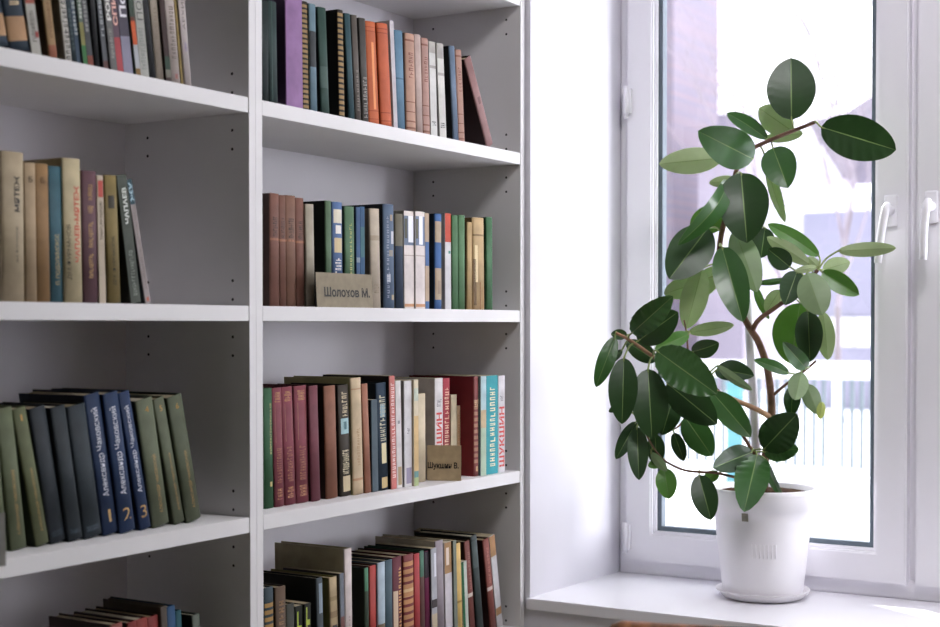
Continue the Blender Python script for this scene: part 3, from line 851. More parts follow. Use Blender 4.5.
def name_card(name, p0, p1, ztop0, tilt, text, label, colr, tz=(.22, .62), tx=(.08, .96)):
    """folded card standing on the shelf between two foot points"""
    p0, p1 = Vector(p0), Vector(p1)
    w = (p1 - p0).length
    ang = math.atan2(p1.y - p0.y, p1.x - p0.x)
    h = ztop0 - p0.z
    r = empty(name, p0 + Vector((0, 0, .0003)), (0, 0, ang))
    bm = bmesh.new()                      # local: x along the card, -y towards the reader
    t = .0006
    q = [(0, 0, 0), (w, 0, 0), (w, tilt, h), (0, tilt, h)]
    a = [bm.verts.new(p) for p in q]
    b = [bm.verts.new((p[0], p[1] + t, p[2])) for p in q]
    bm.faces.new(a)
    bm.faces.new(b[::-1])
    for i in range(4):
        bm.faces.new((a[i], b[i], b[(i + 1) % 4], a[(i + 1) % 4]))
    mk('card', bm, paper(colr), r)
    bx('foot_flap', 0, w, t, .02, 0, t, paper(colr), r)
    vs, fs, (xa, xb, ya, yb) = text_geo(text, True) if text else ([], [], (0, 1, 0, 1))
    bm = bmesh.new()
    nv = []
    for v in vs:
        x = w * (tx[0] + (tx[1] - tx[0]) * (v.x - xa) / (xb - xa))
        k = tz[0] + (tz[1] - tz[0]) * (v.y - ya) / (yb - ya)
        nv.append(bm.verts.new((x, tilt * k - .0004, h * k)))
    for f in fs:
        bm.faces.new([nv[i] for i in f])
    if text:
        mk('lettering', bm, ink('1C1A18'), r)
    return tag(r, label, 'name card', 'author name cards')


p0 = (-.012, on_shelf(317.3, -.012, ZB), ZB)
p1 = (-.012, on_shelf(373, -.012, ZB), ZB)
name_card('name_card', p0, p1, on(317, 272, 0, -.012).z, .004, 'Шолохов М.', 'grey-brown card with black lettering standing before the books, second right shelf', '8E8472', (.30, .58), (.13, .95))
p0 = on(427, 480.5, 2, ZC)
p1 = on(461, 481, 2, ZC)
name_card('name_card', p0, p1, ZC + .074, .003, 'Шукшин В.', 'tan card with black lettering standing before the books, third right shelf', 'B4A080', (.30, .52), (.02, .93))
# edge of one more card at the frame's left edge
p0 = on(-34, 570, 2, ZC)
p1 = on(6, 566, 2, ZC)
name_card('name_card', p0, p1, ZC + .072, .003, '', 'grey card at the left frame edge before olive books, third left shelf', '8E8C88', (.30, .52), (.1, .2))
SKY, SUN, EXPO, FILL, SKY_LOBE = 7.0, 10.0, 0.0, 22.0, 38.0

# ------------------------------------------------------------------ potted rubber plant on the sill
POTC = on(763.0, 489, 1, 3.155)
PX, PY = POTC.x, POTC.y
RR = (on(815, 489, 1, PY) - on(714, 489, 1, PY)).length / 2 * .985
SAU = empty('plant_saucer', (PX, PY, SZ))
tag(SAU, 'round white saucer under the flower pot on the windowsill', 'saucer')
bm = bmesh.new()
lathe(bm, [(.001, 0), (.080, 0), (.089, .003), (.104, .017), (.1055, .020), (.1035, .0205), (.0935, .008), (.0915, .0062), (.001, .006)], 64)
mk('dish', bm, mat('white_plastic', 'E4E1E4', .38, .02, 8, .5), SAU)
POT = empty('potted_rubber_plant', (PX, PY, SZ + .0066))
tag(POT, 'tall rubber plant with glossy green leaves in a white ribbed pot', 'plant')
H0 = on(765, 487, 1, PY).z - (SZ + .0066)
bm = bmesh.new()
rb = .0890
r1 = RR * .94
prof = [(.001, 0), (rb - .004, 0), (rb, .004)]
for i in range(1, 9):
    t = i / 9
    prof.append((rb + (r1 - rb) * t, .004 + (H0 - .052) * t))
prof += [(r1 + .0002, H0 - .046), (r1 + .0046, H0 - .044), (r1 + .0048, H0 - .014), (RR - .001, H0 - .012), (RR, H0 - .009), (RR, H0 - .002), (RR - .002, H0),
         (RR - .005, H0 - .001), (r1 - .004, H0 - .03), (r1 - .005, H0 - .04), (.001, H0 - .04)]
lathe(bm, prof, 96)
POTM = mat('white_pot_plastic', 'F4F2F6', .36, .02, 8, .5)
POTB = mk('flower_pot', bm, POTM, POT)


def pot_r(z):
    return rb + (r1 - rb) * (z - .004) / (H0 - .052)


cam_a = math.atan2(EYE.y - PY, EYE.x - PX)
for k in range(-3, 4):                     # moulded ribs on the front of the pot
    bm = bmesh.new()
    a = cam_a + k * .085 + .02
    z0, z1 = .095, .126
    c, s = math.cos(a), math.sin(a)
    tube(bm, [((pot_r(z0) + .0001) * c, (pot_r(z0) + .0001) * s, z0), ((pot_r(z1) + .0003) * c, (pot_r(z1) + .0003) * s, z1)], .0010, 6)
    mk('moulded_rib', bm, POTM, POTB)
bm = bmesh.new()
zt = H0 - .046
for i in range(1):
    a = cam_a - .36
    for (da, za, zb, mi) in ((.085, zt - .020, zt - .002, 0),):
        pr = []
        for q in (-1, -.5, 0, .5, 1):
            aa = a + da * q * .8
            pr.append([(pot_r(z) + .0008, aa, z) for z in (za, zb)])
        vv = [[bm.verts.new((r * math.cos(aa), r * math.sin(aa), z)) for r, aa, z in col] for col in pr]
        for q in range(4):
            bm.faces.new((vv[q][0], vv[q + 1][0], vv[q + 1][1], vv[q][1]))
mk('sticker', bm, mat('taupe_sticker', '9C968A', .6, .2, 90), POTB)
bm = bmesh.new()
N = 40
cen = bm.verts.new((0, 0, H0 - .010))
rings = []
for j in range(1, 8):
    r = (r1 - .0045) * j / 7
    rings.append([bm.verts.new((r * math.cos(2 * PI * k / N), r * math.sin(2 * PI * k / N), H0 - .012 + random.uniform(-.003, .004) * (j < 7))) for k in range(N)])
for k in range(N):
    bm.faces.new((cen, rings[0][k], rings[0][(k + 1) % N]))
    for j in range(6):
        bm.faces.new((rings[j][k], rings[j + 1][k], rings[j + 1][(k + 1) % N], rings[j][(k + 1) % N]))
mk('soil', bm, mat('potting_soil', '4A3628', .95, .4, 120, .1, bump=.6), POT)
OFF = Matrix.Translation(-POT.location)


def plant_part(name, bm, mats, smooth=False):
    o = mk(name, bm, mats, None, smooth)
    o.parent = POT
    o.matrix_parent_inverse = OFF
    return o


BARK = mat('brown_stem_bark', '6E5040', .7, .3, 60, .3, bump=.3)
BARKL = mat('young_stem_bark', 'A07A5E', .6, .25, 60, .3)
ZP = 3.31
stems = []


def stem(name, pts, r0, r1_, m):
    P = smooth_path([deep(u, v, ZP + dz) for u, v, dz in pts], 5)
    n = len(P)
    bm = bmesh.new()
    tube(bm, P, [r0 + (r1_ - r0) * i / (n - 1) for i in range(n)], 10)
    plant_part(name, bm, m)
    stems.extend(P)


stem('trunk', [(764, 494, .0), (765, 462, .0), (768, 440, .0), (771.5, 418, .0), (771, 396, .0), (767, 367, .0), (759, 343, 0), (751, 330, 0), (744, 318, .0), (732, 297, .0), (723, 275, .0),
               (719.5, 255, .0), (721, 236, 0), (725, 220, .0), (732, 192, .01), (736, 172, .02), (742, 158, .01), (752, 149, -.01), (766, 142, -.03), (790, 132, -.07), (807, 125.5, -.11), (815, 122, -.13)], .0098, .0040, BARK)
stem('branch', [(752, 331, 0), (757, 322, -.02), (764, 315.5, -.03), (773, 309.5, -.05), (790, 297, -.08), (803, 287, -.10), (812, 277, -.12), (818, 270, -.13)], .0062, .0036, BARK)
stem('branch', [(771.5, 418, 0), (760, 411, -.02), (748, 405.5, -.03), (735, 400, -.04), (715, 391, -.06), (697, 382, -.07), (680, 372, -.08), (657, 359, -.10), (640, 347, -.10), (626, 338, -.10), (616, 333, -.10)], .0066, .0034, BARKL)
stem('branch', [(763.5, 468, 0), (757, 460, -.01), (752, 451, -.02), (747, 442, -.03), (741, 433, -.04)], .0055, .0036, BARK)
stem('branch', [(771, 397, 0), (778, 391, -.01), (789, 382, -.03), (800, 374, -.04), (809, 367, -.05), (816, 361, -.05)], .0038, .0024, BARK)
stem('branch', [(760, 478, 0), (750, 481, -.05), (738, 478, -.085), (716, 473, -.10), (700, 472, -.10), (686, 470.5, -.10), (674, 466, -.10), (664, 460, -.10), (655, 450, -.10), (645, 432, -.1), (640, 420, -.1)], .0036, .0018, BARK)
stem('branch', [(697, 382, -.07), (692, 366, -.05), (688, 350, -.03), (687, 335, -.02), (684, 320, -.02)], .003, .0018, BARK)
stem('branch', [(690, 378, -.07), (690, 392, -.07), (688, 410, -.06), (680, 425, -.06), (668, 432, -.07)], .0032, .0018, BARK)
bm = bmesh.new()                           # pale plastic support tube leaning behind the stem
tube(bm, [deep(747.5, 300, ZP + .035), deep(759, 494, ZP + .035)], .0105, 16)
plant_part('support_stake', bm, mat('grey_plastic_tube', 'C9C6CE', .35, .04, 10))


def leaf_mat(name, top, rough, trans, vein):
    m = bpy.data.materials.new(name)
    m.use_nodes = True
    nt = m.node_tree
    p = nt.nodes['Principled BSDF']
    c = lin(top)
    tc = nt.nodes.new('ShaderNodeTexCoord')
    n = nt.nodes.new('ShaderNodeTexNoise')
    n.inputs['Scale'].default_value = 26
    nt.links.new(tc.outputs['Object'], n.inputs['Vector'])
    r = nt.nodes.new('ShaderNodeValToRGB')
    r.color_ramp.elements[0].color = tuple(x * .8 for x in c) + (1,)
    r.color_ramp.elements[1].color = tuple(x * 1.2 for x in c) + (1,)
    nt.links.new(n.outputs['Fac'], r.inputs['Fac'])
    nt.links.new(r.outputs['Color'], p.inputs['Base Color'])
    p.inputs['Roughness'].default_value = rough
    p.inputs['Specular IOR Level'].default_value = .5
    t = nt.nodes.new('ShaderNodeBsdfTranslucent')
    t.inputs['Color'].default_value = tuple(min(1, x) for x in lin(vein)) + (1,)
    mx = nt.nodes.new('ShaderNodeMixShader')
    mx.inputs[0].default_value = trans
    nt.links.new(p.outputs[0], mx.inputs[1])
    nt.links.new(t.outputs[0], mx.inputs[2])
    nt.links.new(mx.outputs[0], nt.nodes['Material Output'].inputs['Surface'])
    return m


LTOP = {'D': leaf_mat('mature_leaf_top', '27461F', .40, .05, '4C7A2C'),
        'M': leaf_mat('leaf_top', '3A6430', .30, .10, '6A9A3A'),
        'G': leaf_mat('young_leaf_top', '5A8A42', .34, .20, '86B03C'),
        'Y': leaf_mat('yellowing_leaf', '9AB046', .4, .25, 'B8CC4A')}
LUND = {'D': leaf_mat('mature_leaf_underside', '6F8A5A', .5, .10, '6F9A40'),
        'M': leaf_mat('leaf_underside', '8FA67C', .5, .16, '86A850'),
        'G': leaf_mat('young_leaf_underside', 'AFC092', .5, .22, 'A4BE62'),
        'Y': leaf_mat('yellowing_leaf_underside', 'C4D07A', .5, .25, 'C4D45A')}
RIBM = leaf_mat('leaf_midrib', '7F9A5C', .45, .05, 'A0B060')
STALK = mat('leaf_stalk', '8A9A5A', .5, .15, 40)


def leaf(bu, bv, tu, tv, w, kind='D', side=1, roll=0, zb=0, zt=0, bend=.05, fold=.18, ridge=0, shape=.92, stalk=True):
    B, P = deep(bu, bv, ZP + zb), deep(tu, tv, ZP + zt)
    A = P - B
    L = A.length
    An = A / L
    view = (EYE - (B + P) / 2).normalized()
    N = (view - An * view.dot(An)).normalized()
    R = Matrix.Rotation(math.radians(roll), 3, An)
    N = R @ N
    Wd = An.cross(N)
    hw = w * 1.03 / F_PX * ((ZP + (zb + zt) / 2)) / 2 / max(.25, math.cos(math.radians(roll)))
    ss = [-1, -.82, -.6, -.4, -.2, -.026, .026, .2, .4, .6, .82, 1]
    nt_ = 26
    bm = bmesh.new()
    th = .00035

    def pt(t, s):
        f = max(0, math.sin(PI * t ** shape)) ** .58
        if t > .86:
            f *= 1 - .18 * ((t - .86) / .14) ** 2
        h = hw * f + .0006
        q = B + A * t + Wd * (s * h)
        q += N * (bend * L * math.sin(PI * t))
        q += N * (side * fold * abs(s) ** 1.3 * h)
        q += N * side * (.0012 + ridge * .0034) * math.sin(t * 50 - abs(s) * 6) * abs(s) * f * (1 if ridge else .35)
        if abs(s) < .1:
            q -= N * side * .0006
        return q
    for sd, o, base in ((1, th, 0), (-1, -th, 1)):
        g = [[bm.verts.new(pt(i / nt_, s) + N * o) for s in ss] for i in range(nt_ + 1)]
        for i in range(nt_):
            for k in range(len(ss) - 1):
                f = bm.faces.new((g[i][k], g[i][k + 1], g[i + 1][k + 1], g[i + 1][k]))
                f.smooth = True
                top = (sd * side > 0)
                f.material_index = 2 if k == 5 else (0 if top else 1)
    if stalk and stems:
        q = min(stems, key=lambda p: (p - B).length)
        d = (q - B).length
        if d < .16:
            mid = (q + B) / 2 + Vector((0, 0, .004)) - An * .004
            tube(bm, smooth_path([q, mid, B - N * .0004, B + A * .06 - N * .0004], 4), .0021, 7, 3)
    me_mats = [LTOP[kind], LUND[kind], RIBM, STALK]
    me = bpy.data.meshes.new('leaf')
    bm.to_mesh(me)
    bm.free()
    for m in me_mats:
        me.materials.append(m)
    o = bpy.data.objects.new('leaf', me)
    COL.objects.link(o)
    o.parent = POT
    o.matrix_parent_inverse = OFF
    return o


# base u,v  tip u,v  width  kind side roll zb zt ...
LEAVES = [
 dict(a=(791.5, 120, 791, 58, 46), k='D', zb=-.08, zt=-.06, fold=.10),
 dict(a=(821, 127, 896, 150, 42), k='D', zb=-.15, zt=-.18, fold=.12, ridge=.6),
 dict(a=(753, 159, 698, 131, 38), k='M', zb=-.01, zt=-.12, bend=.08, fold=.12),
 dict(a=(722, 158, 659, 164, 25), k='G', side=-1, zb=.03, zt=.05, fold=.3),
 dict(a=(767, 139, 727, 113, 15), k='M', zb=0, zt=.06, roll=25),
 dict(a=(792, 131, 759, 108, 27), k='G', side=-1, zb=0, zt=.03),
 dict(a=(803, 133, 764, 139, 12), k='G', side=-1, zb=0, zt=.03, stalk=False),
 dict(a=(773, 148, 788, 188, 33), k='M', zb=-.04, zt=-.10, fold=.25),
 dict(a=(767, 162, 785, 222, 11), k='G', side=-1, roll=30, zb=-.02, zt=-.02),
 dict(a=(741, 173, 747, 243, 48), k='D', zb=-.03, zt=-.08, fold=.22, bend=.08),
 dict(a=(727, 180, 678, 245, 19), k='M', zb=-.01, zt=-.09, bend=.22, roll=-20),
 dict(a=(737, 180, 709, 183, 11), k='G', side=-1, zb=.03, zt=.04),
 dict(a=(728, 215, 690, 224, 27), k='G', zb=.04, zt=.06),
 dict(a=(708, 228, 669, 279, 42), k='D', zb=-.02, zt=-.07, fold=.1),
 dict(a=(702, 269, 686, 329, 26), k='G', side=-1, zb=-.01, zt=.01, bend=.05),
 dict(a=(716, 267, 699, 297, 20), k='G', side=-1, zb=.02, zt=.03),
 dict(a=(697, 283, 664, 294, 20), k='G', side=-1, zb=.02, zt=.03),
 dict(a=(722, 247, 743, 322, 32), k='M', zb=-.05, zt=-.13, bend=.06, fold=.22),
 dict(a=(735, 230, 757, 292, 28), k='M', zb=-.02, zt=-.09, bend=.07, side=-1),
 dict(a=(765, 228, 761, 258, 22), k='D', zb=.03, zt=.02),
 dict(a=(755, 285, 769, 319, 8), k='G', roll=30, zb=.0, zt=.0),
 dict(a=(757, 283, 789, 279, 6), k='M', roll=20, zb=.01, zt=.02),
 dict(a=(819, 256, 768, 224, 16), k='G', zb=-.10, zt=-.06, roll=20),
 dict(a=(809, 264, 767, 237, 15), k='G', side=-1, zb=-.11, zt=-.07),
 dict(a=(790, 267, 768, 249, 20), k='D', zb=-.10, zt=-.12),
 dict(a=(797, 272, 785, 305, 23), k='D', zb=-.10, zt=-.14, fold=.35),
 dict(a=(807, 273, 822, 315, 31), k='M', side=-1, zb=-.14, zt=-.19, bend=.08),
 dict(a=(822, 272, 859, 295, 19), k='G', zb=-.13, zt=-.16, fold=.4),
 dict(a=(823, 270, 850, 262, 17), k='G', side=-1, zb=-.10, zt=-.08),
 dict(a=(838, 251, 896, 248, 14), k='G', zb=-.13, zt=-.18, side=-1, fold=.3, bend=-.08),
 dict(a=(819, 268, 808, 257, 9), k='G', zb=-.12, zt=-.1, side=-1),
 dict(a=(817, 267, 795, 271, 7), k='G', zb=-.13, zt=-.14, side=-1),
 dict(a=(800, 303, 791, 364, 44), k='G', zb=-.03, zt=-.02, fold=.10),
 dict(a=(808, 311, 810, 362, 26), k='D', zb=-.07, zt=-.10, fold=.35),
 dict(a=(823, 312, 828, 360, 18), k='G', side=-1, zb=-.05, zt=-.04),
 dict(a=(780, 290, 766, 312, 15), k='G', side=-1, zb=-.02, zt=-.02),
 dict(a=(806, 368, 783, 342, 16), k='M', zb=-.08, zt=-.14, fold=.4, bend=.1),
 dict(a=(789, 373, 754, 360, 11), k='M', zb=-.06, zt=-.09, roll=20),
 dict(a=(801, 372, 795, 400, 19), k='M', zb=-.09, zt=-.14, side=-1),
 dict(a=(793, 386, 791, 416, 16), k='D', zb=-.04, zt=-.06),
 dict(a=(806, 384, 818, 414, 17), k='M', zb=-.06, zt=-.10, side=-1, bend=.12),
 dict(a=(822, 402, 820, 419, 8), k='Y', zb=-.10, zt=-.11, side=-1, stalk=False),
 dict(a=(764, 449, 797, 414, 35), k='D', zb=-.04, zt=-.12, fold=.12, ridge=.5),
 dict(a=(764, 452, 799, 449, 21), k='M', zb=-.03, zt=-.08, ridge=.4),
 dict(a=(757, 455, 744, 512, 33), k='M', zb=-.03, zt=-.17, fold=.16, ridge=.4, bend=.07),
 dict(a=(752, 452, 713, 468, 25), k='D', zb=-.03, zt=-.12, fold=.1),
 dict(a=(765, 459, 783, 498, 8), k='M', roll=35, zb=-.03, zt=-.12),
 dict(a=(699, 475, 711, 520, 25), k='D', zb=-.10, zt=-.14, fold=.15),
 dict(a=(719, 473, 703, 480, 11), k='G', zb=-.08, zt=-.08),
 dict(a=(632, 333, 673, 296, 25), k='M', zb=-.12, zt=-.20, fold=.3, ridge=1, bend=.08),
 dict(a=(638, 341, 678, 312, 30), k='D', zb=-.10, zt=-.15, fold=.12),
 dict(a=(615, 337, 596, 387, 17), k='M', zb=-.10, zt=-.13, bend=.06, fold=.1),
 dict(a=(627, 335, 611, 334, 10), k='D', zb=-.08, zt=-.08),
 dict(a=(622, 350, 609, 363, 7), k='D', zb=-.08, zt=-.08),
 dict(a=(624, 358, 622, 424, 28), k='D', zb=-.12, zt=-.15, fold=.2),
 dict(a=(648, 369, 652, 439, 35), k='D', zb=-.12, zt=-.16, fold=.18),
 dict(a=(657, 351, 717, 394, 38), k='M', zb=-.13, zt=-.23, fold=.2, ridge=1.3, bend=.06),
 dict(a=(667, 383, 717, 424, 33), k='D', zb=-.11, zt=-.18, fold=.1),
 dict(a=(656, 361, 626, 341, 18), k='D', zb=-.06, zt=-.05, fold=.1),
 dict(a=(689, 334, 655, 349, 15), k='G', zb=-.03, zt=-.05),
 dict(a=(689, 332, 734, 325, 13), k='G', side=-1, zb=-.02, zt=-.03, roll=15),
 dict(a=(692, 352, 719, 343, 18), k='D', zb=-.03, zt=-.06, roll=20),
 dict(a=(716, 370, 754, 376, 20), k='D', zb=-.06, zt=-.14, roll=-20, fold=.3),
 dict(a=(717, 366, 752, 390, 9), k='M', zb=-.09, zt=-.16, roll=30, side=-1),
 dict(a=(713, 393, 751, 437, 25), k='M', zb=-.07, zt=-.16, fold=.2),
 dict(a=(685, 417, 712, 456, 27), k='M', zb=-.07, zt=-.10, fold=.1),
 dict(a=(673, 398, 662, 435, 24), k='D', zb=-.06, zt=-.08),
 dict(a=(636, 422, 616, 459, 15), k='D', zb=-.10, zt=-.13),
 dict(a=(637, 427, 639, 480, 20), k='D', zb=-.11, zt=-.16, fold=.3),
 dict(a=(655, 434, 657, 466, 17), k='D', zb=-.08, zt=-.10),
 dict(a=(651, 453, 667, 471, 9), k='M', zb=-.10, zt=-.12, side=-1, roll=20),
 dict(a=(674, 433, 684, 461, 13), k='D', zb=-.07, zt=-.09),
 dict(a=(664, 468, 669, 499, 20), k='G', zb=-.10, zt=-.12),
 dict(a=(661, 462, 648, 466, 9), k='G', zb=-.09, zt=-.1),
 dict(a=(616, 407, 609, 412, 5), k='D', zb=-.06, zt=-.06),
 dict(a=(690, 395, 668, 378, 20), k='D', zb=-.04, zt=-.03),
 dict(a=(700, 388, 722, 405, 20), k='D', zb=-.05, zt=-.05),
]
for L_ in LEAVES:
    leaf(*L_['a'], L_['k'], L_.get('side', 1), L_.get('roll', 0), L_.get('zb', 0), L_.get('zt', 0),
         L_.get('bend', .05), L_.get('fold', .18), L_.get('ridge', 0), L_.get('shape', .92), L_.get('stalk', True))

# ------------------------------------------------------------------ chair with a rolled leather back, its top edge in the frame
C0 = deep(607, 620.5, 2.0)
ca = math.radians(14.8)
CH = empty('armchair', (C0.x, C0.y, 0), (0, 0, ca))
tag(CH, 'brown mottled leather chair, rolled top of its back below the windowsill', 'chair')
LEA = mat('mottled_brown_leather', '85542E', .34, .9, 34, .5, bump=.2)
for nd in LEA.node_tree.nodes:             # streaks across the roll
    if nd.type == 'TEX_NOISE' and abs(nd.inputs['Scale'].default_value - 34) < .1:
        mpn = LEA.node_tree.nodes.new('ShaderNodeMapping')
        mpn.inputs['Scale'].default_value = (1.6, .35, .35)
        src = nd.inputs['Vector'].links[0].from_socket
        LEA.node_tree.links.new(src, mpn.inputs['Vector'])
        LEA.node_tree.links.new(mpn.outputs['Vector'], nd.inputs['Vector'])
WD = mat('dark_chair_wood', '4A3020', .4, .25, 12, .5)
WC = .50
zt = C0.z
bm = bmesh.new()
pts = [(.004, 0, zt - .024), (.008, 0, zt - .0235), (.02, 0, zt - .023), (WC / 2, 0, zt - .023), (WC - .02, 0, zt - .023), (WC - .008, 0, zt - .0235), (WC - .004, 0, zt - .024)]
tube(bm, pts, [.012, .019, .024, .0245, .024, .019, .012], 20)
mk('rolled_top', bm, LEA, CH)
bx('backrest', .012, WC - .012, -.018, .022, .50, zt - .03, LEA, CH, .01)
bx('seat', 0, WC, -.48, .02, .40, .49, LEA, CH, .025)
for lx, ly in ((.03, -.44), (WC - .03, -.44), (.03, 0), (WC - .03, 0)):
    bm = bmesh.new()
    tube(bm, [(lx, ly, 0), (lx, ly, .402)], [.014, .021], 12)
    mk('leg', bm, WD, CH)

# ------------------------------------------------------------------ outdoors
YF = 13.0
GZ = on(800, 478, 1, YF).z
SNOW = mat('snow', 'E8EAF2', .8, .06, 1.2, .2)
bm = bmesh.new()
G = 40
gv = [[bm.verts.new((-60 + 120 * i / G, YO + .02 + 90 * (j / G) ** 1.6, GZ + (random.uniform(-.05, .05) if j > 8 else random.uniform(-.015, .015)))) for i in range(G + 1)] for j in range(G + 1)]
for j in range(G):
    for i in range(G):
        f = bm.faces.new((gv[j][i], gv[j][i + 1], gv[j + 1][i + 1], gv[j + 1][i]))
        f.smooth = True
struct(mk('ground', bm, SNOW))

FWM = mat('white_fence_paint', 'E4E6EC', .5, .06, 3)
fx0, fx1 = on(640, 400, 1, YF).x - 1.2, on(900, 400, 1, YF).x + 2.6
fzt, fzb = on(800, 361, 1, YF).z, on(800, 472, 1, YF).z
FE = empty('fence', ((fx0 + fx1) / 2, YF, GZ))
tag(FE, 'white metal picket fence on the snow outside the window', 'fence')
FOFF = Matrix.Translation(-FE.location)


def fpart(o):
    o.parent = FE
    o.matrix_parent_inverse = FOFF


fpart(bx('top_rail', fx0, fx1, YF - .05, YF + .05, fzt - .16, fzt, FWM))
fpart(bx('bottom_rail', fx0, fx1, YF - .03, YF + .03, fzb, fzb + .06, FWM))
PKM = mat('grey_picket_paint', '6E7A80', .5, .06, 3)
npk = 72
for i in range(npk):
    x = fx0 + (fx1 - fx0) * (i + .5) / npk
    fpart(bx('picket', x - .016, x + .016, YF - .016, YF + .016, fzb + .06, fzt - .16, PKM))
for i in range(5):
    x = fx0 + (fx1 - fx0) * i / 4
    fpart(bx('post', x - .04, x + .04, YF - .04, YF + .045, GZ - .05, fzt - .16, FWM))
tx = on(735, 430, 1, YF - .35).x
TPO = empty('teal_post', (tx, YF - .35, GZ))
tag(TPO, 'pale teal metal post standing before the white fence', 'post')
TM = mat('teal_paint', '5C98A0', .5, .1, 6)
bx('shaft', -.06, .06, -.06, .06, -.03, on(735, 384, 1, YF - .35).z - GZ, TM, TPO, .006)
bx('cap', -.07, .07, -.07, .07, on(735, 384, 1, YF - .35).z - GZ, on(735, 384, 1, YF - .35).z - GZ + .02, TM, TPO, .004)


def brick_mat(name, a, b):
    m = bpy.data.materials.new(name)
    m.use_nodes = True
    nt = m.node_tree
    p = nt.nodes['Principled BSDF']
    p.inputs['Roughness'].default_value = .85
    tc = nt.nodes.new('ShaderNodeTexCoord')
    mp = nt.nodes.new('ShaderNodeMapping')
    mp.inputs['Rotation'].default_value = (PI / 2, 0, 0)
    br = nt.nodes.new('ShaderNodeTexBrick')
    br.inputs['Scale'].default_value = 2.2
    br.inputs['Color1'].default_value = lin(a) + (1,)
    br.inputs['Color2'].default_value = lin(b) + (1,)
    br.inputs['Mortar'].default_value = lin('7A7676') + (1,)
    nt.links.new(tc.outputs['Object'], mp.inputs['Vector'])
    nt.links.new(mp.outputs['Vector'], br.inputs['Vector'])
    nt.links.new(br.outputs['Color'], p.inputs['Base Color'])
    return m


def house(name, label, x0, x1, y, depth, z1, wall, roofm, ridge=0, wins=(), chim=False):
    h = empty(name, ((x0 + x1) / 2, y + depth / 2, GZ))
    tag(h, label, 'building')
    off = Matrix.Translation(-h.location)

    def add(o):
        o.parent = h
        o.matrix_parent_inverse = off
        return o
    add(bx('wall', x0, x1, y, y + depth, GZ - .3, z1, wall))
    bm = bmesh.new()
    e = .35
    if ridge:
        ym = y + depth / 2
        a = [bm.verts.new(p) for p in ((x0 - e, y - e, z1), (x1 + e, y - e, z1), (x1 + e, ym, z1 + ridge), (x0 - e, ym, z1 + ridge), (x0 - e, y + depth + e, z1), (x1 + e, y + depth + e, z1))]
        bm.faces.new((a[0], a[1], a[2], a[3]))
        bm.faces.new((a[3], a[2], a[5], a[4]))
        bm.faces.new((a[0], a[3], a[4]))
        bm.faces.new((a[1], a[5], a[2]))
        bm.faces.new((a[0], a[4], a[5], a[1]))
    else:
        box(bm, x0 - .15, x1 + .15, y - .15, y + depth + .15, z1, z1 + .3)
    add(mk('roof', bm, roofm))
    for wx, wz, ww, wh in wins:
        f = add(bx('window', wx - ww / 2, wx + ww / 2, y - .05, y + .03, wz - wh / 2, wz + wh / 2, mat('pale_window_frame', 'C8C8D0', .5, .04)))
        g = bx('pane', wx - ww / 2 + .08, wx + ww / 2 - .08, y - .06, y - .051, wz - wh / 2 + .08, wz + wh / 2 - .08, mat('dim_pane', '6A7080', .1, .05))
        g.parent = f
        g.matrix_parent_inverse = off
    return h


P1 = mat('pinkish_plaster', '9A92A0', .85, .12, .6)
P2 = mat('lavender_plaster', '8E8C9E', .85, .14, .5)
ya = 34
xa1 = on(718, 200, 1, ya + 3).x
xa0 = xa1 - 14
wl = []
for vv in (30, 95, 160, 230):
    q = on(694, vv, 1, ya)
    wl.append((xa1 - 2.2, q.z, 1.0, 1.3))
house('brick_building', 'tall pinkish brick building seen through the left of the window', xa0, xa1, ya, 3, on(700, -60, 1, ya).z, brick_mat('pink_brick', '857682', '787284'), P2, 0, wl)
yb = 30
xb0, xb1 = on(722, 200, 1, yb).x, on(815, 200, 1, yb + 8).x
house('long_house', 'lavender-grey house with a pitched snowy roof behind the plant', xb0 + .5, xb1, yb, 8, on(750, 150, 1, yb).z, P1, mat('snowy_roof', 'B2AFBF', .8, .1, .8), on(760, 98, 1, yb + 4).z - on(750, 150, 1, yb).z,
      [(on(740, 240, 1, yb).x, on(740, 240, 1, yb).z, 1.1, 1.4), (on(700 + 90, 240, 1, yb).x, on(740, 240, 1, yb).z, 1.1, 1.4)])
yc = 24
xc0, xc1 = on(786, 200, 1, yc).x, on(905, 200, 1, yc).x
house('snowy_shed', 'low shed with thick snow on its roof behind the fence', xc0 + .3, xc1, yc, 5, on(830, 212, 1, yc).z, P2, SNOW, on(830, 186, 1, yc + 2.5).z - on(830, 212, 1, yc).z,
      [(on(842, 335, 1, yc).x, on(842, 332, 1, yc).z, .45, .5), (on(868, 335, 1, yc).x, on(842, 332, 1, yc).z, .45, .5)])


TREEM = mat('bare_tree_bark', '7C7278', .9, .2, 3)
TWM = mat('bare_twigs', '8C838C', .9, .15, 3)


def tree(x, y, h, seed, label, group=None, r0=.09, dense=4):
    r = random.Random(seed)
    t = empty('bare_tree', (x, y, GZ))
    tag(t, label, 'tree', group)
    tr, tw = bmesh.new(), bmesh.new()

    def grow(p, d, ln, rad, lev):
        pts = [p]
        q = p
        for _ in range(4):
            d = (d + Vector((r.uniform(-.16, .16), r.uniform(-.16, .16), r.uniform(-.02, .12)))).normalized()
            q = q + d * ln / 4
            pts.append(q)
        tube(tr if lev < 1 else tw, pts, [rad * (1 - .16 * i) for i in range(5)], 6 if lev < 2 else 4)
        if lev < dense:
            for _ in range(3 if lev else 5):
                k = r.randint(2, 4)
                a = r.uniform(0, 2 * PI)
                nd = (d + Vector((math.cos(a), math.sin(a), .35)) * r.uniform(.5, .9)).normalized()
                grow(pts[k], nd, ln * r.uniform(.5, .72), rad * .5, lev + 1)
    grow(Vector((0, 0, -.1)), Vector((0, 0, 1)), h * .5, r0, 0)
    mk('trunk', tr, TREEM, t)
    mk('twigs', tw, TWM, t)


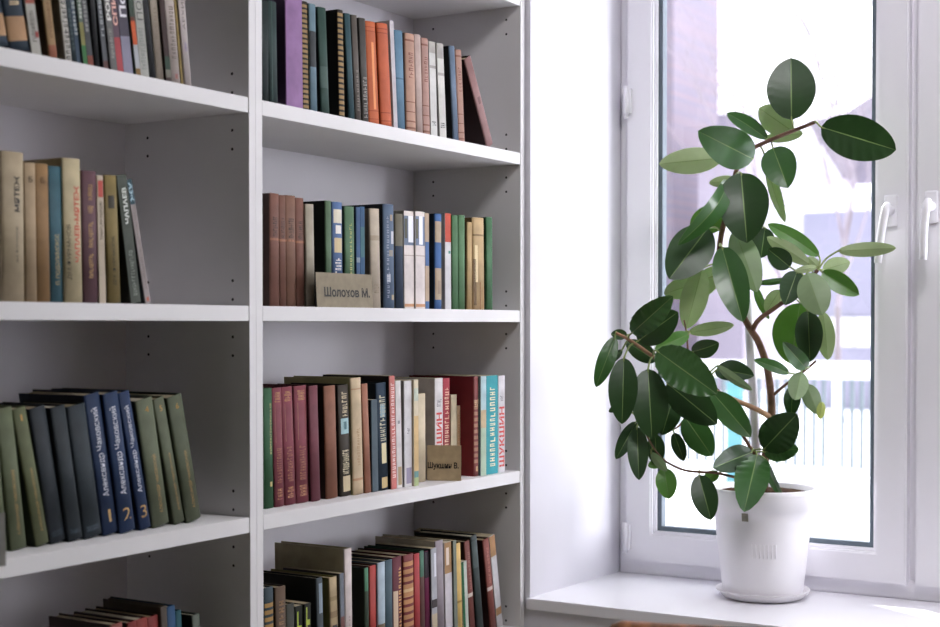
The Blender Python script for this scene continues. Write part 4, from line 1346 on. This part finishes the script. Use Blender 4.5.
for k, (u, y, h, r0, lab) in enumerate(((797, 20, 6.0, .05, 'slim bare tree in front of the left half of the snowy shed'), (843, 21, 7.0, .06, 'taller bare tree in front of the snowy shed, nearer the window handles'),
                                        (862, 40, 13, .12, 'bare tree rising behind the shed into the white sky'), (808, 42, 8.0, .10, 'wide bare tree behind the plant, right of the pitched roof'), (890, 52, 9, .1, 'bare tree behind the shed beside the window handles'), (832, 54, 9, .1, 'far bare tree between two others on the skyline'))):
    tree(on(u, 300, 1, y).x, y, h, 50 + k, lab, 'bare trees outside', r0, 4)
# wooded rise closing the view
bm = bmesh.new()
HN = 60
hx0, hx1 = -75, 40
top = [bm.verts.new((hx0 + (hx1 - hx0) * i / HN, 62, on(840, 97, 1, 62).z + .5 * math.sin(i * .6) + random.uniform(-.5, .5))) for i in range(HN + 1)]
bot = [bm.verts.new((hx0 + (hx1 - hx0) * i / HN, 50, GZ - .2)) for i in range(HN + 1)]
bk = [bm.verts.new((hx0 + (hx1 - hx0) * i / HN, 80, GZ - .2)) for i in range(HN + 1)]
for i in range(HN):
    bm.faces.new((bot[i], bot[i + 1], top[i + 1], top[i]))
    bm.faces.new((top[i], top[i + 1], bk[i + 1], bk[i]))
struct(mk('hill', bm, mat('wooded_rise', '6E687A', .9, .25, .6)))

# ------------------------------------------------------------------ unseen fill light, added to brighten the window end of the room
LX, LY = 1.25, 2.05
CL = empty('fill_light', (LX, LY, RZ1))
tag(CL, 'square white fill light added out of view above the window end', 'fill light')
bx('housing', -.32, .32, -.32, .32, -.06, 0, WHITE, CL, .004)
em = bpy.data.materials.new('fill_emitter')
em.use_nodes = True
pb = em.node_tree.nodes['Principled BSDF']
pb.inputs['Emission Color'].default_value = (1, .972, 1.0, 1)
pb.inputs['Emission Strength'].default_value = FILL
bx('fill_panel', -.30, .30, -.30, .30, -.072, -.0602, em, CL)

# ------------------------------------------------------------------ daylight
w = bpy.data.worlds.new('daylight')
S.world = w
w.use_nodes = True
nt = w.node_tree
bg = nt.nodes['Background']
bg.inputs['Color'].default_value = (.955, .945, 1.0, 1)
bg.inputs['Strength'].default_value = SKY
tcw = nt.nodes.new('ShaderNodeTexCoord')   # overcast sky, strength set by direction
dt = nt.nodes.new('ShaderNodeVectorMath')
dt.operation = 'DOT_PRODUCT'               # brightness added right of the window's axis to light the room
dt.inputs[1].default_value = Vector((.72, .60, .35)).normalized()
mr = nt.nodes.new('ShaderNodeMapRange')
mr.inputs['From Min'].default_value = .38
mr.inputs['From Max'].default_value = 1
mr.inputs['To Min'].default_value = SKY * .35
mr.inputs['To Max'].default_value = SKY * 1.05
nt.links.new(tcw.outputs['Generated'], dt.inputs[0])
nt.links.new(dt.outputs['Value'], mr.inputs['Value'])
d2 = nt.nodes.new('ShaderNodeVectorMath')  # bright lobe added low to the right, lights the bookcase backs
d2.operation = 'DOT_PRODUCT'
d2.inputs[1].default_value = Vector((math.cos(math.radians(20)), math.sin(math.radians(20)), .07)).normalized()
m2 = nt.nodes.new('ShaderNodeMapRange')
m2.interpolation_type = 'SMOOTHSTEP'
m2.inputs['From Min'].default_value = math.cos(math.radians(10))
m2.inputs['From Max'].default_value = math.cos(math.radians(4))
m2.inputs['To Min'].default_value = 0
m2.inputs['To Max'].default_value = SKY_LOBE
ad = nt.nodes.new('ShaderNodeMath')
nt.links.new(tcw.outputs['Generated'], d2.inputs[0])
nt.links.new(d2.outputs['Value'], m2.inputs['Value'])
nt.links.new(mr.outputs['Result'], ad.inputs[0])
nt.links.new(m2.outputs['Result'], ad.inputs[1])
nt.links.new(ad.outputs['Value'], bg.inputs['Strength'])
sun = bpy.data.lights.new('sun', 'SUN')
sun.energy = SUN
sun.angle = math.radians(.6)
sun.color = (1, .97, .92)
so = bpy.data.objects.new('sun', sun)
COL.objects.link(so)
d = Vector((.193 / .2297 * .166, -.1245 / .2297 * .166, -.112)).normalized()
so.rotation_euler = d.to_track_quat('-Z', 'Y').to_euler()
so.location = (-6, 12, 9)

S.view_settings.view_transform = 'Standard'
S.view_settings.look = 'None'
S.view_settings.gamma = 1
S.view_settings.use_curve_mapping = False
S.view_settings.exposure = EXPO
S.cycles.max_bounces = 10
S.cycles.diffuse_bounces = 6
S.cycles.transparent_max_bounces = 12
